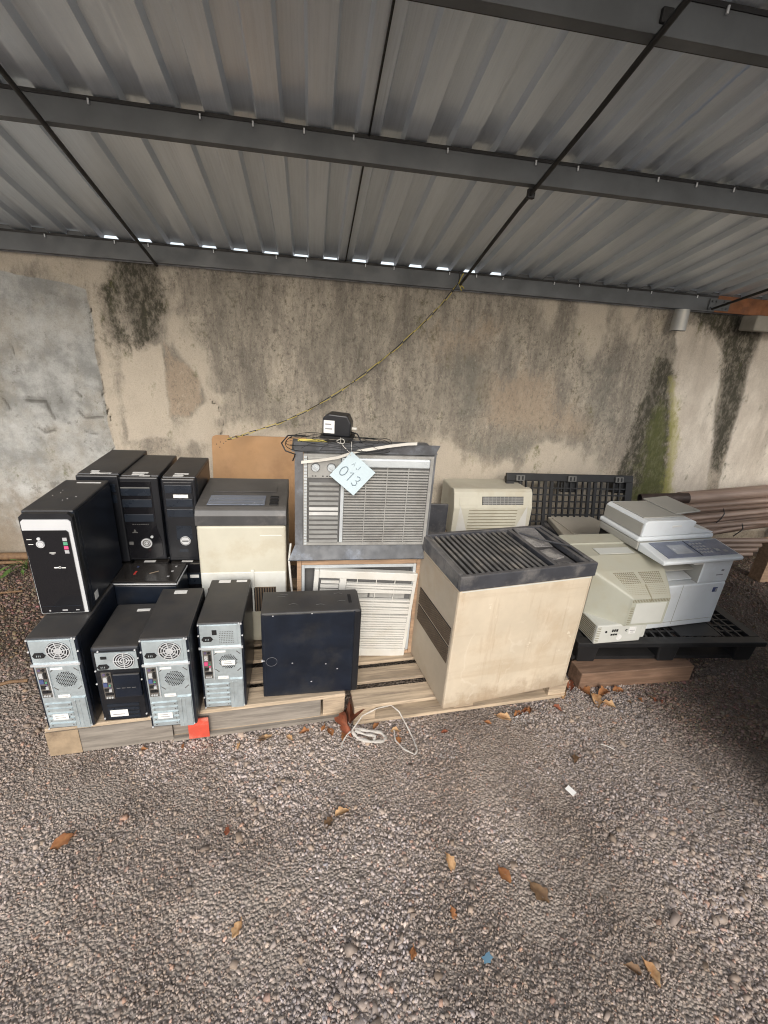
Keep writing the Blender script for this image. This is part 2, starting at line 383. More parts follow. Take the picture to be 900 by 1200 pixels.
def build_stones():
    ico = np.array([(-1,-1,-1),(1,-1,-1),(1,1,-1),(-1,1,-1),(-.8,-.8,1),(.8,-.8,1),(.8,.8,1),(-.8,.8,1)])*.72
    tri = np.array([(0,3,2),(0,2,1),(4,5,6),(4,6,7),(0,1,5),(0,5,4),(1,2,6),(1,6,5),(2,3,7),(2,7,6),(3,0,4),(3,4,7)])
    P = []
    def scatter(x0, x1, y0, y1, dens, keep=None):
        n = int((x1-x0)*(y1-y0)*dens)
        p = np.stack([rng.uniform(x0, x1, n), rng.uniform(y0, y1, n)], -1)
        if keep is not None: p = p[keep(p[:,0], p[:,1])]
        P.append(p)
    scatter(-1.6, 2.3, .25, 1.72, 25000, lambda x, y: (x > -.55-y*.95) & (x < .95+y*1.15))
    scatter(-2.5, -.95, 1.45, 3.18, 7000, lambda x, y: (x > -.55-y*.95))
    scatter(1.2, 4.2, 1.5, 3.15, 6000, lambda x, y: (x < .95+y*1.15))
    p = np.concatenate(P); n = len(p)
    s = soil_shade(p[:,0], p[:,1])
    big = np.clip(fbm(p[:,0], p[:,1], 3., 3, 5.)-.35, 0, 1)*1.3 + np.clip(.9-p[:,1], 0, 1)*.35
    fine = np.clip((fbm(p[:,0], p[:,1], 1.7, 4, 21.)-.47)*6, 0, 1)
    size = .0033*np.exp(rng.normal(0, .40, n))*(1+big*.75)*(1-.30*fine)
    clus = np.exp(-(((p[:,0]-.12)/.30)**2+((p[:,1]-.74)/.16)**2))
    size = np.where(rng.random(n) < .02*clus, size*1.9, size)
    size = np.where(rng.random(n) < .006, size*1.9, size)
    leftfar = (p[:,0] < -.95) & (p[:,1] > 1.5)
    size = np.where(leftfar, size*1.35, size)
    sx = size*rng.uniform(1., 1.9, n); sy = size*rng.uniform(.75, 1.15, n); sz = size*rng.uniform(.40, .85, n)
    V = ico[None]*(1+rng.uniform(-.38, .30, (n, 8, 3)))
    V = V*np.stack([sx, sy, sz], -1)[:, None, :]
    a = rng.uniform(0, 2*math.pi, n); tl = rng.normal(0, .6, n)
    ca, sa, ct, st = np.cos(a), np.sin(a), np.cos(tl), np.sin(tl)
    x, y, z = V[..., 0], V[..., 1], V[..., 2]
    x, z = x*ct[:,None]+z*st[:,None], -x*st[:,None]+z*ct[:,None]
    x, y = x*ca[:,None]-y*sa[:,None], x*sa[:,None]+y*ca[:,None]
    zz = gh(p[:,0], p[:,1]) + rng.uniform(-.0015, .004, n)
    V = np.stack([x+p[:,0:1], y+p[:,1:2], z+zz[:,None]], -1).reshape(-1, 3)
    F = (tri[None]+(np.arange(n)*8)[:,None,None]).reshape(-1, 3)
    me = bpy.data.meshes.new('gravel'); me.vertices.add(len(V)); me.vertices.foreach_set('co', V.ravel())
    me.loops.add(F.size); me.loops.foreach_set('vertex_index', F.ravel())
    me.polygons.add(len(F)); me.polygons.foreach_set('loop_start', np.arange(0, F.size, 3)); 
    g = np.clip(rng.normal(.425, .105, n), .16, .78)
    warm = rng.normal(0, .035, n)
    g = g*(1-.22*fine)
    c = np.stack([g*(1.12+warm), g*(.955+warm*.2), g*(.865-warm)], -1)
    c = c*(1-fine[:,None]*np.array([[.04,.09,.15]]))
    bigs = np.clip((size-.0075)/.004, 0, 1)[:, None]; c = c*(1-bigs*np.array([[.22,.27,.34]]))
    pk = rng.random(n) < .05; c[pk] *= np.array([1.15, .9, .8])
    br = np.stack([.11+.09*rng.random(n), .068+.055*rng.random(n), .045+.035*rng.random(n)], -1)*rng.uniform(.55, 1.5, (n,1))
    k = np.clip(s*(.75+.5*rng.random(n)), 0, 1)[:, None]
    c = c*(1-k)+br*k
    # dark damp / oily earth patches of their own shape
    patch = np.clip((fbm(p[:,0], p[:,1], 1.3, 4, 11.)-.50)*5, 0, 1)[:, None]*.25
    c = c*(1-patch)
    # paler lime dust spilt in front of the big cabinet
    for (dx, dy, r) in ((.58,1.36,.06),(.98,1.53,.10),(.72,1.30,.03)):
        q = np.clip(1-np.hypot(p[:,0]-dx, (p[:,1]-dy)*1.6)/r, 0, 1)[:, None]*(rng.random(n) < .55)[:, None]
        c = c*(1-q)+.55*q
    col = np.concatenate([np.repeat(c, 8, 0), np.ones((n*8, 1))], 1).astype(np.float32)
    at = me.attributes.new('tone', 'FLOAT_COLOR', 'POINT'); at.data.foreach_set('color', col.ravel())
    me.materials.append(m_stone); me.update(calc_edges=True); me.validate()
    o = bpy.data.objects.new('gravel', me); COL.objects.link(o); o['kind'] = 'stuff'
    tag(o, 'grey crushed stone gravel covering the ground', 'gravel')
build_stones()

# ------------------------------------------------------------------ wall
STAIN = {
 'cement':[(-1.73,1.80),(-1.56,1.78),(-1.43,1.77),(-1.30,1.74),(-1.29,1.60),(-1.30,1.41),(-1.29,1.18),(-1.29,0.94),(-1.27,0.77),(-1.27,0.59),(-1.36,-0.1),(-6,-.1),(-6,1.84)],
 'dark1':[(-1.11,1.98),(-0.89,1.97),(-0.89,1.65),(-0.94,1.48),(-1.05,1.45),(-1.09,1.66)],
 'dark1b':[(-1.24,1.76),(-1.11,1.80),(-1.11,1.47),(-1.23,1.43)],
 'cream1':[(-1.14,1.44),(-0.90,1.47),(-0.90,1.22),(-0.90,0.89),(-1.19,0.84),(-1.17,1.21)],
 'tan1':[(-0.90,1.47),(-0.84,1.41),(-0.71,1.29),(-0.68,1.14),(-0.79,1.03),(-0.91,1.02)],
 'cream2':[(-0.82,1.73),(-0.79,1.54),(-0.66,1.42),(-0.59,1.13),(-0.60,0.84),(-0.90,0.84),(-0.68,1.13),(-0.86,1.46)],
 'creams':[(-1.29,1.93),(-1.19,1.93),(-1.24,1.6),(-1.22,1.2),(-1.20,.9),(-1.16,.55),(-1.28,.55)],
 'creamt':[(-1.75,1.95),(-1.30,1.95),(-1.32,1.78),(-1.45,1.80),(-1.72,1.86)],
 'cream7':[(-.55,1.0),(-.2,.95),(.05,.75),(-.3,.5),(-.9,.5)],
 'cream9':[(1.75,.95),(2.2,.85),(2.4,.5),(1.5,.5)],
 'cream3':[(0.86,0.92),(1.02,0.95),(1.14,0.77),(1.52,0.75),(1.63,0.3),(0.92,0.3)],
 'cream4':[(1.78,1.96),(1.99,1.95),(2.01,1.61),(1.95,1.57),(1.86,1.65)],
 'cream5':[(2.15,1.96),(2.25,1.96),(2.25,1.68)],
 'cream6':[(1.56,1.95),(1.65,1.95),(1.65,1.72),(1.58,1.75)],
 'tan2':[(1.19,1.30),(1.40,1.40),(1.67,1.35),(2.07,1.06),(2.03,0.96),(1.60,1.01),(1.27,1.03)],
 'tan3':[(0.84,1.64),(1.16,1.69),(1.13,1.53),(0.83,1.52)],
 'dark2':[(1.05,0.96),(1.48,0.96),(2.10,0.96),(2.28,0.80),(1.87,0.74),(1.24,0.74)],
 'grey2':[(0.95,1.51),(1.13,1.53),(1.22,1.15),(1.06,1.09)],
 'grey3':[(1.95,1.55),(2.16,1.50),(2.25,1.07),(2.06,1.13)],
 'mossd':[(2.54,1.67),(2.49,1.55),(2.47,1.40),(2.44,1.08),(2.42,0.74),(2.44,0.2),(3.0,0.2),(2.90,0.67),(2.66,1.46)],
 'mossg':[(2.58,1.22),(2.66,1.28),(2.84,0.82),(3.00,0.2),(2.6,0.2),(2.62,0.67)],
 'yel':[(2.63,1.45),(2.69,1.42),(2.86,0.96),(2.99,0.45),(2.89,0.42),(2.79,0.95)],
 'clean':[(2.57,1.73),(2.62,1.82),(2.84,1.82),(3.00,1.64),(3.10,1.23),(3.25,0.68),(3.33,0.2),(3.00,0.2),(2.82,0.95),(2.66,1.45)],
 'clean2':[(3.27,1.83),(3.28,1.56),(3.32,1.18),(3.36,0.68),(3.36,0.2),(6,.2),(6,1.85)],
 'dark3':[(2.58,1.98),(2.70,1.86),(2.96,1.72),(3.03,1.61),(3.14,1.17),(3.24,0.77),(3.34,0.72),(3.31,1.18),(3.25,1.56),(3.30,1.83),(3.30,1.98)],
}
def poly_sd(px, pz, poly):
    """signed distance to polygon (negative inside)"""
    d = np.full(px.shape, 1e9); inside = np.zeros(px.shape, bool); n = len(poly)
    for i in range(n):
        ax, az = poly[i]; bx, bz = poly[(i+1) % n]
        ex, ez = bx-ax, bz-az; wx, wz = px-ax, pz-az
        t = np.clip((wx*ex+wz*ez)/(ex*ex+ez*ez+1e-12), 0, 1)
        d = np.minimum(d, np.hypot(wx-t*ex, wz-t*ez))
        c = ((az > pz) != (bz > pz)) & (px < (bx-ax)*(pz-az)/((bz-az)+1e-12)+ax)
        inside ^= c
    return np.where(inside, -d, d)
CRACK = [(-1.33,1.95),(-1.31,1.82),(-1.29,1.74),(-1.295,1.60),(-1.29,1.49),(-1.30,1.41),(-1.285,1.31),(-1.29,1.13),(-1.275,0.99),(-1.28,0.79),(-1.27,0.59),(-1.30,.3),(-1.32,-.1)]
def line_d(px, pz, pts):
    d = np.full(px.shape, 1e9)
    for (ax, az), (bx, bz) in zip(pts[:-1], pts[1:]):
        ex, ez = bx-ax, bz-az
        t = np.clip(((px-ax)*ex+(pz-az)*ez)/(ex*ex+ez*ez), 0, 1)
        d = np.minimum(d, np.hypot(px-ax-t*ex, pz-az-t*ez))
    return d

def wall_mat():
    m, nt, b = nodes('stained_render')
    co = nt.nodes.new('ShaderNodeTexCoord').outputs['Object']
    def attr(nm):
        a = nt.nodes.new('ShaderNodeAttribute'); a.attribute_name = nm
        s = nt.nodes.new('ShaderNodeSeparateColor'); nt.links.new(a.outputs['Color'], s.inputs[0]); return s.outputs
    A = attr('stain_a'); Bc = attr('stain_b'); Cc = attr('stain_c')
    fine = noise(nt, 42, 6, .75, co, (1,1,.75)); med = noise(nt, 9, 7, .7, co, (1,1,.6), 2)
    strk = noise(nt, 3.2, 7, .72, co, (2.6,1,.8), 5); grain = noise(nt, 150, 3, .6, co)
    blot = noise(nt, 2.1, 6, .65, co, (1,1,.8), 8)
    def edge(mask, w=.5, lo=.38, hi=.62):
        t = math_(nt, 'ADD', mask, math_(nt, 'MULTIPLY', math_(nt, 'SUBTRACT', fine, .5), w))
        t = math_(nt, 'ADD', t, math_(nt, 'MULTIPLY', math_(nt, 'SUBTRACT', med, .5), w*1.3))
        t = math_(nt, 'ADD', t, math_(nt, 'MULTIPLY', math_(nt, 'SUBTRACT', strk, .5), w*1.2))
        return ramp(nt, t, .5-(.07+w*.24), .5+(.07+w*.24))
    # weathered base
    c = mix(nt, ramp(nt, strk, .33, .67), (.23,.208,.178), (.55,.49,.40))
    c = mix(nt, ramp(nt, blot, .40, .62, 0, .5), c, (.25,.23,.19))
    vs = noise(nt, 5, 6, .75, co, (4,1,.5), 21)
    c = mix(nt, ramp(nt, vs, .52, .70, 0, .55), c, (.15,.135,.115))
    c = mix(nt, ramp(nt, fine, .50, .68, 0, .7), c, (.125,.112,.095))
    sp = nt.nodes.new('ShaderNodeTexCoord'); sx = nt.nodes.new('ShaderNodeSeparateXYZ'); nt.links.new(sp.outputs['Object'], sx.inputs[0])
    low = math_(nt, 'ADD', sx.outputs['Z'], math_(nt, 'MULTIPLY', math_(nt, 'SUBTRACT', med, .5), 1.1))
    c = mix(nt, ramp(nt, low, .45, 1.05, .6, 0.), c, (.48,.41,.32))
    c = mix(nt, ramp(nt, noise(nt, 60, 5, .7, co, (1,1,.35), 11), .55, .70, 0, .55), c, (.44,.385,.305))
    c = mix(nt, math_(nt, 'MULTIPLY', edge(Bc[2], 1.1), .75), c, (.41,.325,.24))                            # tan
    c = mix(nt, math_(nt, 'MULTIPLY', edge(Cc[1], 1.5), .55), c, (.165,.165,.145))   # grey-dark haze of mould
    g2 = noise(nt, 75, 4, .8, co, (1,1,.6), 61)
    c = mix(nt, ramp(nt, g2, .48, .70, 0, .55), c, (.13,.115,.095))
    c = mix(nt, ramp(nt, noise(nt, 55, 5, .8, co, (1,1,.5), 63), .54, .72, 0, .5), c, (.60,.53,.43))
    c = mix(nt, edge(math_(nt, 'MULTIPLY', A[2], 1.1), .8), c, mix(nt, med, (.42,.37,.30), (.64,.57,.47)))     # cream
    cem = mix(nt, ramp(nt, noise(nt, 5, 8, .65, co, None, 14), .35, .65), (.27,.275,.265), (.50,.505,.49))
    cem = mix(nt, ramp(nt, fine, .55, .72, 0, .4), cem, (.15,.145,.13))
    cem = mix(nt, ramp(nt, blot, .45, .65, 0, .6), cem, (.33,.295,.235))
    cem = mix(nt, ramp(nt, noise(nt, 11, 7, .7, co, None, 31), .58, .70, 0, .6), cem, (.13,.125,.11))
    cem = mix(nt, ramp(nt, low, .15, .60, .8, 0.), cem, (.22,.175,.125))
    c = mix(nt, edge(A[0], .3), c, cem)
    cl = mix(nt, ramp(nt, noise(nt, 6, 7, .6, co, (1,1,.5), 17), .35, .65), (.55,.49,.415), (.71,.65,.56))
    cl = mix(nt, ramp(nt, fine, .58, .74, 0, .28), cl, (.36,.31,.25))
    cl = mix(nt, ramp(nt, noise(nt, 4, 5, .65, co, (2.2,1,.35), 71), .52, .68, 0, .45), cl, (.36,.315,.26))
    c = mix(nt, edge(Cc[0], .35), c, cl)
    c = mix(nt, math_(nt, 'MULTIPLY', edge(A[1], 1.05), ramp(nt, noise(nt, 34, 5, .75, co, (1,1,.5), 51), .42, .66, 1., .5)), c, mix(nt, grain, (.030,.029,.022), (.095,.088,.065)))  # mould
    c = mix(nt, math_(nt, 'MULTIPLY', edge(Bc[0], 1.2), .7), c, mix(nt, fine, (.045,.06,.018), (.15,.16,.05)))
    c = mix(nt, math_(nt, 'MULTIPLY', edge(Bc[1], .8), .6), c, (.40,.38,.13))
    c = mix(nt, ramp(nt, Cc[2], .25, .75), c, (.055,.048,.038))                  # crack and gouges
    c = mix(nt, ramp(nt, grain, .35, .7, 0, .16), c, (.07,.06,.05))
    nt.links.new(c, b.inputs['Base Color']); b.inputs['Roughness'].default_value = .9
    b.inputs['Specular IOR Level'].default_value = .25
    h = math_(nt, 'ADD', math_(nt, 'MULTIPLY', fine, .6), math_(nt, 'MULTIPLY', grain, .25))
    h = math_(nt, 'ADD', h, math_(nt, 'MULTIPLY', Cc[2], -.8))
    bump(nt, b, h, .55, .012)
    return m

def build_wall():
    st = .0125
    xs = np.concatenate([np.arange(-5, -2.6, .1), np.arange(-2.6, 4.4, st), np.arange(4.4, 6.01, .1)])
    zs = np.arange(-.1, 1.935, st)
    X, Z = np.meshgrid(xs, zs); nx, nz = len(xs), len(zs)
    wob = (fbm(X, Z, 9., 4, 1.)-.5)*.14 + (fbm(X, Z*.6, 2.5, 3, 2.)-.5)*.10
    wobx = (fbm(X, Z, 6., 3, 4.)-.5)*.05
    def mk(names, soft, amp=1.):
        out = np.zeros(X.shape)
        for nm in names:
            sd = poly_sd(X+wobx*amp, Z, STAIN[nm])+wob*amp
            out = np.maximum(out, np.clip(.5-sd/soft, 0, 1))
        return out
    cem = mk(['cement'], .03, .12); mould = mk(['dark1','mossd','dark3'], .12, .5); mould = np.maximum(mould, .62*mk(['dark1b'], .14))
    cream = mk(['cream1'], .06, .35); cream = np.maximum(cream, mk(['cream2','cream3','cream4','cream5','cream6','creams','creamt','cream7','cream9'], .2, 1.))
    moss = mk(['mossg'], .14, .8); yel = mk(['yel'], .10, .3); tan = np.maximum(mk(['tan1'], .05, .4), .9*mk(['tan2','tan3'], .3, 1.))
    clean = mk(['clean','clean2'], .10, .35); dk = mk(['dark2','grey2','grey3'], .25, 1.)
    cream *= (1-mk(['tan1'], .05, .4)); mould *= np.clip(1-clean*.5, 0, 1)
    crk = np.clip(1-line_d(X+(fbm(X, Z, 22., 3, 6.)-.5)*.05, Z, CRACK)/.008, 0, 1)*(.45+.55*vnoise(X, Z, 9., 17.))
    crk = np.maximum(crk, .7*np.clip(1-line_d(X+(fbm(X, Z, 22., 3, 9.)-.5)*.06, Z, [(-.66,1.14),(-.60,1.10),(-.585,.98),(-.62,.86)])/.010, 0, 1))
    # trowel gouges in the cement patch
    gg = np.zeros(X.shape)
    for pts, r in (([(-1.73,1.09),(-1.63,1.08),(-1.59,.98)], .020), ([(-1.87,1.09),(-1.84,1.03)], .016), ([(-1.70,.92),(-1.66,.89),(-1.60,.91)], .018),
                   ([(-1.45,1.03),(-1.41,.99),(-1.31,1.0)], .018), ([(-1.45,1.14),(-1.43,1.12)], .022), ([(-1.42,.90),(-1.36,.88)], .012), ([(-1.75,1.42),(-1.745,1.36)], .012)):
        gg = np.maximum(gg, np.clip(1.25-line_d(X+wobx*.6, Z+wobx*.5, pts)/r, 0, 1))
    lump = (fbm(X, Z, 5., 4, 12.)-.5)*.030*cem + (fbm(X, Z, 14., 3, 13.)-.5)*.010*cem
    Y = 3.2 - cem*.012 - lump + gg*.010 + crk*.012 - (fbm(X, Z, 7., 4, 15.)-.5)*.010 - clean*.004
    v = np.stack([X, Y, Z], -1).reshape(-1, 3)
    # back face for thickness
    i = np.arange(nx*nz).reshape(nz, nx)
    f = np.stack([i[:-1,:-1], i[:-1,1:], i[1:,1:], i[1:,:-1]], -1).reshape(-1, 4).tolist()
    n0 = len(v)
    back = [(xs[0],3.38,-.1),(xs[-1],3.38,-.1),(xs[-1],3.38,zs[-1]),(xs[0],3.38,zs[-1])]
    f.append((n0+1, n0, n0+3, n0+2))
    f.append(tuple(i[-1, :].tolist()) + (n0+2, n0+3))
    me = bpy.data.meshes.new('rendered_wall'); me.from_pydata(v.tolist()+back, [], f)
    def put(nm, r, g, bl):
        a = me.attributes.new(nm, 'FLOAT_COLOR', 'POINT')
        c = np.stack([r.ravel(), g.ravel(), bl.ravel(), np.ones(n0)], -1); c = np.concatenate([c, np.tile([[0,0,0,1.]], (4,1))])
        a.data.foreach_set('color', c.astype(np.float32).ravel())
    put('stain_a', cem, mould, cream); put('stain_b', moss, yel, tan); put('stain_c', clean, dk, np.maximum(crk, gg*.55))
    me.materials.append(wall_mat()); me.polygons.foreach_set('use_smooth', [True]*len(f)); me.update()
    o = bpy.data.objects.new('concrete_wall', me); COL.objects.link(o)
    tag(o, 'tall weathered render wall with mould streaks, grey cement patch and a long crack', 'wall')
build_wall()

# ------------------------------------------------------------------ roof
TS = math.tan(R(14.8))
def rz_(y): return 2.003+(3.15-y)*TS
def build_roof():
    t = thing('shed_roof', 'corrugated grey metal roof on steel purlins sloping down to the wall', 'roof', (0,0,0))
    pitch = .175; Y0, Y1 = .6, 3.180
    prof = [(0,0),(.040,0),(.050,.027),(.124,.027),(.134,0),(.175,0)]
    x = .2-pitch*6*5 ; k = 0
    while x < 6.2:
        mb = MB(); pts = []
        for j in range(6):
            for (u, h) in prof[:-1]: pts.append((x+j*pitch+u, h))
        pts.append((x+6*pitch+.022, 0.))
        lift = .004 if k % 2 else 0.
        vs = []; fs = []
        ysec = [Y0, Y1]
        for y in ysec:
            for (px, h) in pts: vs.append((px, y, rz_(y)+h+lift))
        n = len(pts)
        for a in range(n-1): fs.append((a, a+1, n+a+1, n+a))
        mb.add(vs, fs)
        o = mb.build('roof_sheet', m_roof, t, fix=False)
        rd = random.Random(k*31+5)
        for j in range(6):
            xc = x+j*pitch
            if xc < -1.35 or xc > 1.15 or rd.random() < .12:
                q = MB(); q.prism([(xc+.043,rz_(3.15)+.001),(xc+.0505,rz_(3.15)+.0245),(xc+.1235,rz_(3.15)+.0245),(xc+.131,rz_(3.15)+.001)], 'y', 3.142, 3.152)
                q.build('added_rib_plug', m_purlin, o)  # added plugs close some ribs so the bright sky slits fade sideways
        # dark turned-down lip of the lap joint
        if abs(x-.2) < .01:
            lip = MB(); lip.add([(x-.003,Y0,rz_(Y0)-.012),(x+.003,Y0,rz_(Y0)-.012),(x+.003,Y0,rz_(Y0)-.002),(x-.003,Y0,rz_(Y0)-.002),
                                 (x-.003,3.2,rz_(3.2)-.012),(x+.003,3.2,rz_(3.2)-.012),(x+.003,3.2,rz_(3.2)-.002),(x-.003,3.2,rz_(3.2)-.002)],
                                [(0,1,2,3),(7,6,5,4),(0,4,5,1),(1,5,6,2),(2,6,7,3),(3,7,4,0)])
            lip.build('lap_joint', m_rod, o)
        x += pitch*6; k += 1
    def purlin(y, h, x0, x1, lipd=.045):
        z = rz_(y)-.004
        mb = MB()
        mb.box(x0, x1, y, y+.004, z-h, z-.014, 0)                       # web facing the yard
        mb.box(x0, x1, y-.003, y+.05, z-.0135, z-.002, 1)               # top flange, its dark colour paints the shadow gap under the sheets
        mb.box(x0, x1, y+.0045, y+lipd, z-h, z-h+.004, 0)               # bottom flange
        mb.box(x0, x1, y+lipd+.0005, y+lipd+.004, z-h, z-h+.02, 1)
        o = mb.build('purlin', [m_purlin, m_rod], t)
        sc_ = MB()
        xx = x0+.07
        while xx < x1:
            sc_.mark().cyl((xx, y-.006, z-.010), (xx, y-.006, z-.026), .0035, n=6); xx += random.choice([.175,.35,.35])
        sc_.build_each('roof_screw', m_chrome, o)
        return o
    purlin(2.04, .085, -5, 6); purlin(1.405, .085, -5, 6); purlin(.75, .085, -5, 6)
    p = purlin(3.12, .10, -5, 2.76, .035)
    MB().box(2.76, 6, 3.118, 3.140, 1.905, 2.008).build('rusty_beam_end', m_rust, t)['label'] = 'rust brown end of the eave beam'
    pl = MB().box(2.70, 2.86, 3.112, 3.117, 1.915, 1.985)
    for q in (2.72, 2.75, 2.81, 2.84):
        for zz in (1.93, 1.97): pl.cyl((q, 3.112, zz), (q, 3.105, zz), .006, n=6)
    pl.build('splice_plate', m_purlin, t)
    for pts in ([(.838,1.16,2.43),(.858,1.66,2.30),(.864,2.2,2.153),(.88,2.6,2.045),(.903,3.05,1.928)],
                [(-.862,1.2,2.42),(-.873,1.817,2.255),(-.879,2.5,2.075),(-.885,3.165,1.895)],
                [(-2.9,1.2,2.42),(-2.9,3.1,1.92)], [(2.75,1.2,2.42),(2.72,3.1,1.92)]):
        MB().tube(pts, .0085, 8).build('tie_rod', m_rod, t)
    cl = MB(); cl.mark().rbox(.845,.875,1.395,1.42,2.395,2.425,.003); cl.mark().rbox(.852,.882,2.08,2.10,2.17,2.205,.003); cl.build_each('rod_clamp', m_rod, t)
    # rain spout through the eave
    MB().cyl((2.512,3.118,1.902),(2.514,3.112,1.768),.048,.050,28).cyl((2.514,3.112,1.7675),(2.514,3.112,1.7665),.046,.046,28,1).build('rain_spout', [m_spout, m_dark], t)
    g = MB(); g.prism([(3.162,1.975),(3.162,1.90),(3.18,1.90),(3.18,1.975)],'x',-5,6); g.build('gutter_strip', m_galv, t)
build_roof()
o = MB().rbox(3.0, 4.6, 3.0, 3.13, 1.80, 1.90, .01).build('concrete_lintel', mat('lintel_grey', (.30,.28,.24), .85, 0, .15, 6, dirt=(.18,.17,.14), bmp=.3, bmp_scale=80))
tag(o, 'pale grey beam end jutting out under the rusty end of the eave beam', 'beam')

# ------------------------------------------------------------------ wooden pallets
def pallet(name, label, loc, rz, w, d, h, red=False, grey=True):
    t = thing(name, label, 'pallet', loc, rz, 'wooden pallets under the discarded equipment')
    y = 0.; i = 0
    ws = [.105,.095,.085,.10,.09,.10,.09,.11]
    while y < d-.05:
        bw = ws[i % 8]
        mb = MB(); dz = random.uniform(-.002, .002)
        mb._bevel([(0,y,h-.017+dz),(w+random.uniform(-.01,.01),y+random.uniform(-.006,.006),h-.017+dz),(w,y+bw,h-.017+dz),(0,y+bw+random.uniform(-.005,.005),h-.017+dz),
                   (0,y,h+dz),(w,y,h+dz),(w,y+bw,h+dz),(0,y+bw,h+dz)], [(0,3,2,1),(4,5,6,7),(0,1,5,4),(1,2,6,5),(2,3,7,6),(3,0,4,7)], .003, 1, 0)
        mb.build('deck_board', [m_wood, m_wood2][(i*7+3) % 2 if i else 1], t)
        y += bw+random.uniform(.034, .044); i += 1
    for k, yy in enumerate((.004, d*.5-.04, d-.10)):
        MB().box(.002, w-.002, yy, yy+.09, .002, .020).build('bottom_board', m_wood2 if k == 0 else m_wood, t)
        for j, xx in enumerate((.0, w*.5-.06, w-.10)):
            MB().rbox(xx+.003, xx+.10, yy+.004, yy+.088, .0205, h-.0195, .003).build('block', m_woodend if (j == 0 and grey) else m_wood2, t)
    if grey:
        MB().box(.45, w-.108, .0075, .030, .0205, h-.0195).build('side_plank', m_woodgrey, t)
        MB().box(.45, w-.005, -.012, .0035, .003, .0195).build('bottom_edge', m_woodgrey, t)
        MB().box(.003, .4495, -.0045, -.0005, .006, h-.012).build('facing_plank', m_woodgrey, t)
        MB().box(.003, .115, -.0075, -.005, .006, h-.010).build('end_facing', m_woodend, t)
        MB().box(.512, .592, -.017, -.0125, .010, h-.022).build('red_marking', m_woodred, t)
    return t
pallet('wooden_pallet', 'weathered wooden pallet with a red painted patch under the computers', (-.998,1.488,0), 5.0, 1.165, 1.08, .135)
pallet('wooden_pallet', 'pale pine pallet with open slats under the big beige cabinet and crate', (.198,1.535,0), 4.8, 1.07, .98, .11, grey=False)

# ------------------------------------------------------------------ computers
def label_box(mb, x0, x1, z0, z1, y=-.002, lines=2):
    mb.mark()
    mb.box(x0, x1, y, y+.0015, z0, z1, 0)
    for i in range(lines):
        zz = z0+(z1-z0)*(.3+.35*i)
        mb.box(x0+(x1-x0)*.15, x1-(x1-x0)*(.2+.1*i), y-.0005, y-.0001, zz, zz+(z1-z0)*.10, 1)
def screws(mb, pts, y=-.003):
    for (x, z) in pts: mb.mark(); mb.cyl((x, y, z), (x, y+.004, z), .0035, n=8)

def ports(parent, x0, x1, z0, z1, seed=0):
    rd = random.Random(seed)
    mb = MB().box(x0, x1, -.0025, .0, z0, z1, 0); h = z1-z0
    w = x1-x0; y = -.0027
    def d(cx, cz, r, m): mb.cyl((x0+w*cx, y-.003, z0+h*cz), (x0+w*cx, y, z0+h*cz), r, n=12, m=m, sm=False)
    def bx(cx, cz, bw, bh, m): mb.box(x0+w*cx-bw/2, x0+w*cx+bw/2, y-.0035, y, z0+h*cz-bh/2, z0+h*cz+bh/2, m)
    d(.3,.93,.0052,3); d(.7,.93,.0052,1)
    bx(.35,.74,.013,.020,2); bx(.78,.75,.008,.028,1); bx(.3,.55,.014,.018,4 if seed != 4 else 5)
    d(.72,.52,.004,6); d(.72,.44,.004,5 if seed == 4 else 3); bx(.35,.36,.016,.012,1); bx(.70,.33,.010,.012,2)
    bx(.28,.20,.010,.010,1); bx(.55,.20,.010,.010,1); bx(.8,.20,.010,.010,1)
    for i in range(3): d(.25+.26*i,.06,.0036,2)
    mb.build('port_plate', [m_io, m_dark, m_steel_hi, m_purple, m_blue, m_pink, m_green], parent)

def fan_grille(parent, cx, cz, r):
    mb = MB().disc((cx, cz), r, -.0030, -.0023, 32, 1)
    for k in (.98, .76, .54): mb.ring((cx, cz), r*(k-.085), r*k, -.0046, -.0031, 32, 0)
    mb.disc((cx, cz), r*.34, -.0048, -.0031, 24, 0)
    for k in range(8):
        a = k*math.pi/4+.2; c, s_ = math.cos(a), math.sin(a); p = (-s_*r*.05, c*r*.05)
        vs = [(cx+c*r*.3+p[0], -.0051, cz+s_*r*.3+p[1]),(cx+c*r*.3-p[0], -.0051, cz+s_*r*.3-p[1]),(cx+c*r*.97-p[0], -.0051, cz+s_*r*.97-p[1]),(cx+c*r*.97+p[0], -.0051, cz+s_*r*.97+p[1])]
        mb.add(vs, [(0,1,2,3)], 0)
    mb.build('fan_grille', [m_steel_hi, m_dark], parent)

def perforation(parent, cx, cz, r, name='vent_holes', mm=None, st=.0072, hr=.0027):
    mb = MB(); n = int(r/st)+1
    for i in range(-n, n+1):
        for j in range(-n, n+1):
            x = (i+.5*(j % 2))*st; z = j*st*.87
            if math.hypot(x, z) < r: mb.disc((cx+x, cz+z), hr, -.0016, -.0008, 6)
    mb.build(name, mm or m_dark, parent)

def socket(parent, cx, cz):
    mb = MB().prism([(cx-.021,cz-.001),(cx-.013,cz+.011),(cx+.013,cz+.011),(cx+.021,cz-.001),(cx+.014,cz-.011),(cx-.014,cz-.011)], 'y', -.006, -.0003)
    for q in (-.006, 0, .006): mb.box(cx+q-.001, cx+q+.001, -.0075, -.0061, cz-.004, cz+.003, 1)
    mb.box(cx-.006, cx+.008, -.0012, -.0004, cz+.016, cz+.0175, 2)
    mb.build('power_socket', [m_dark, m_steel, m_red], parent)

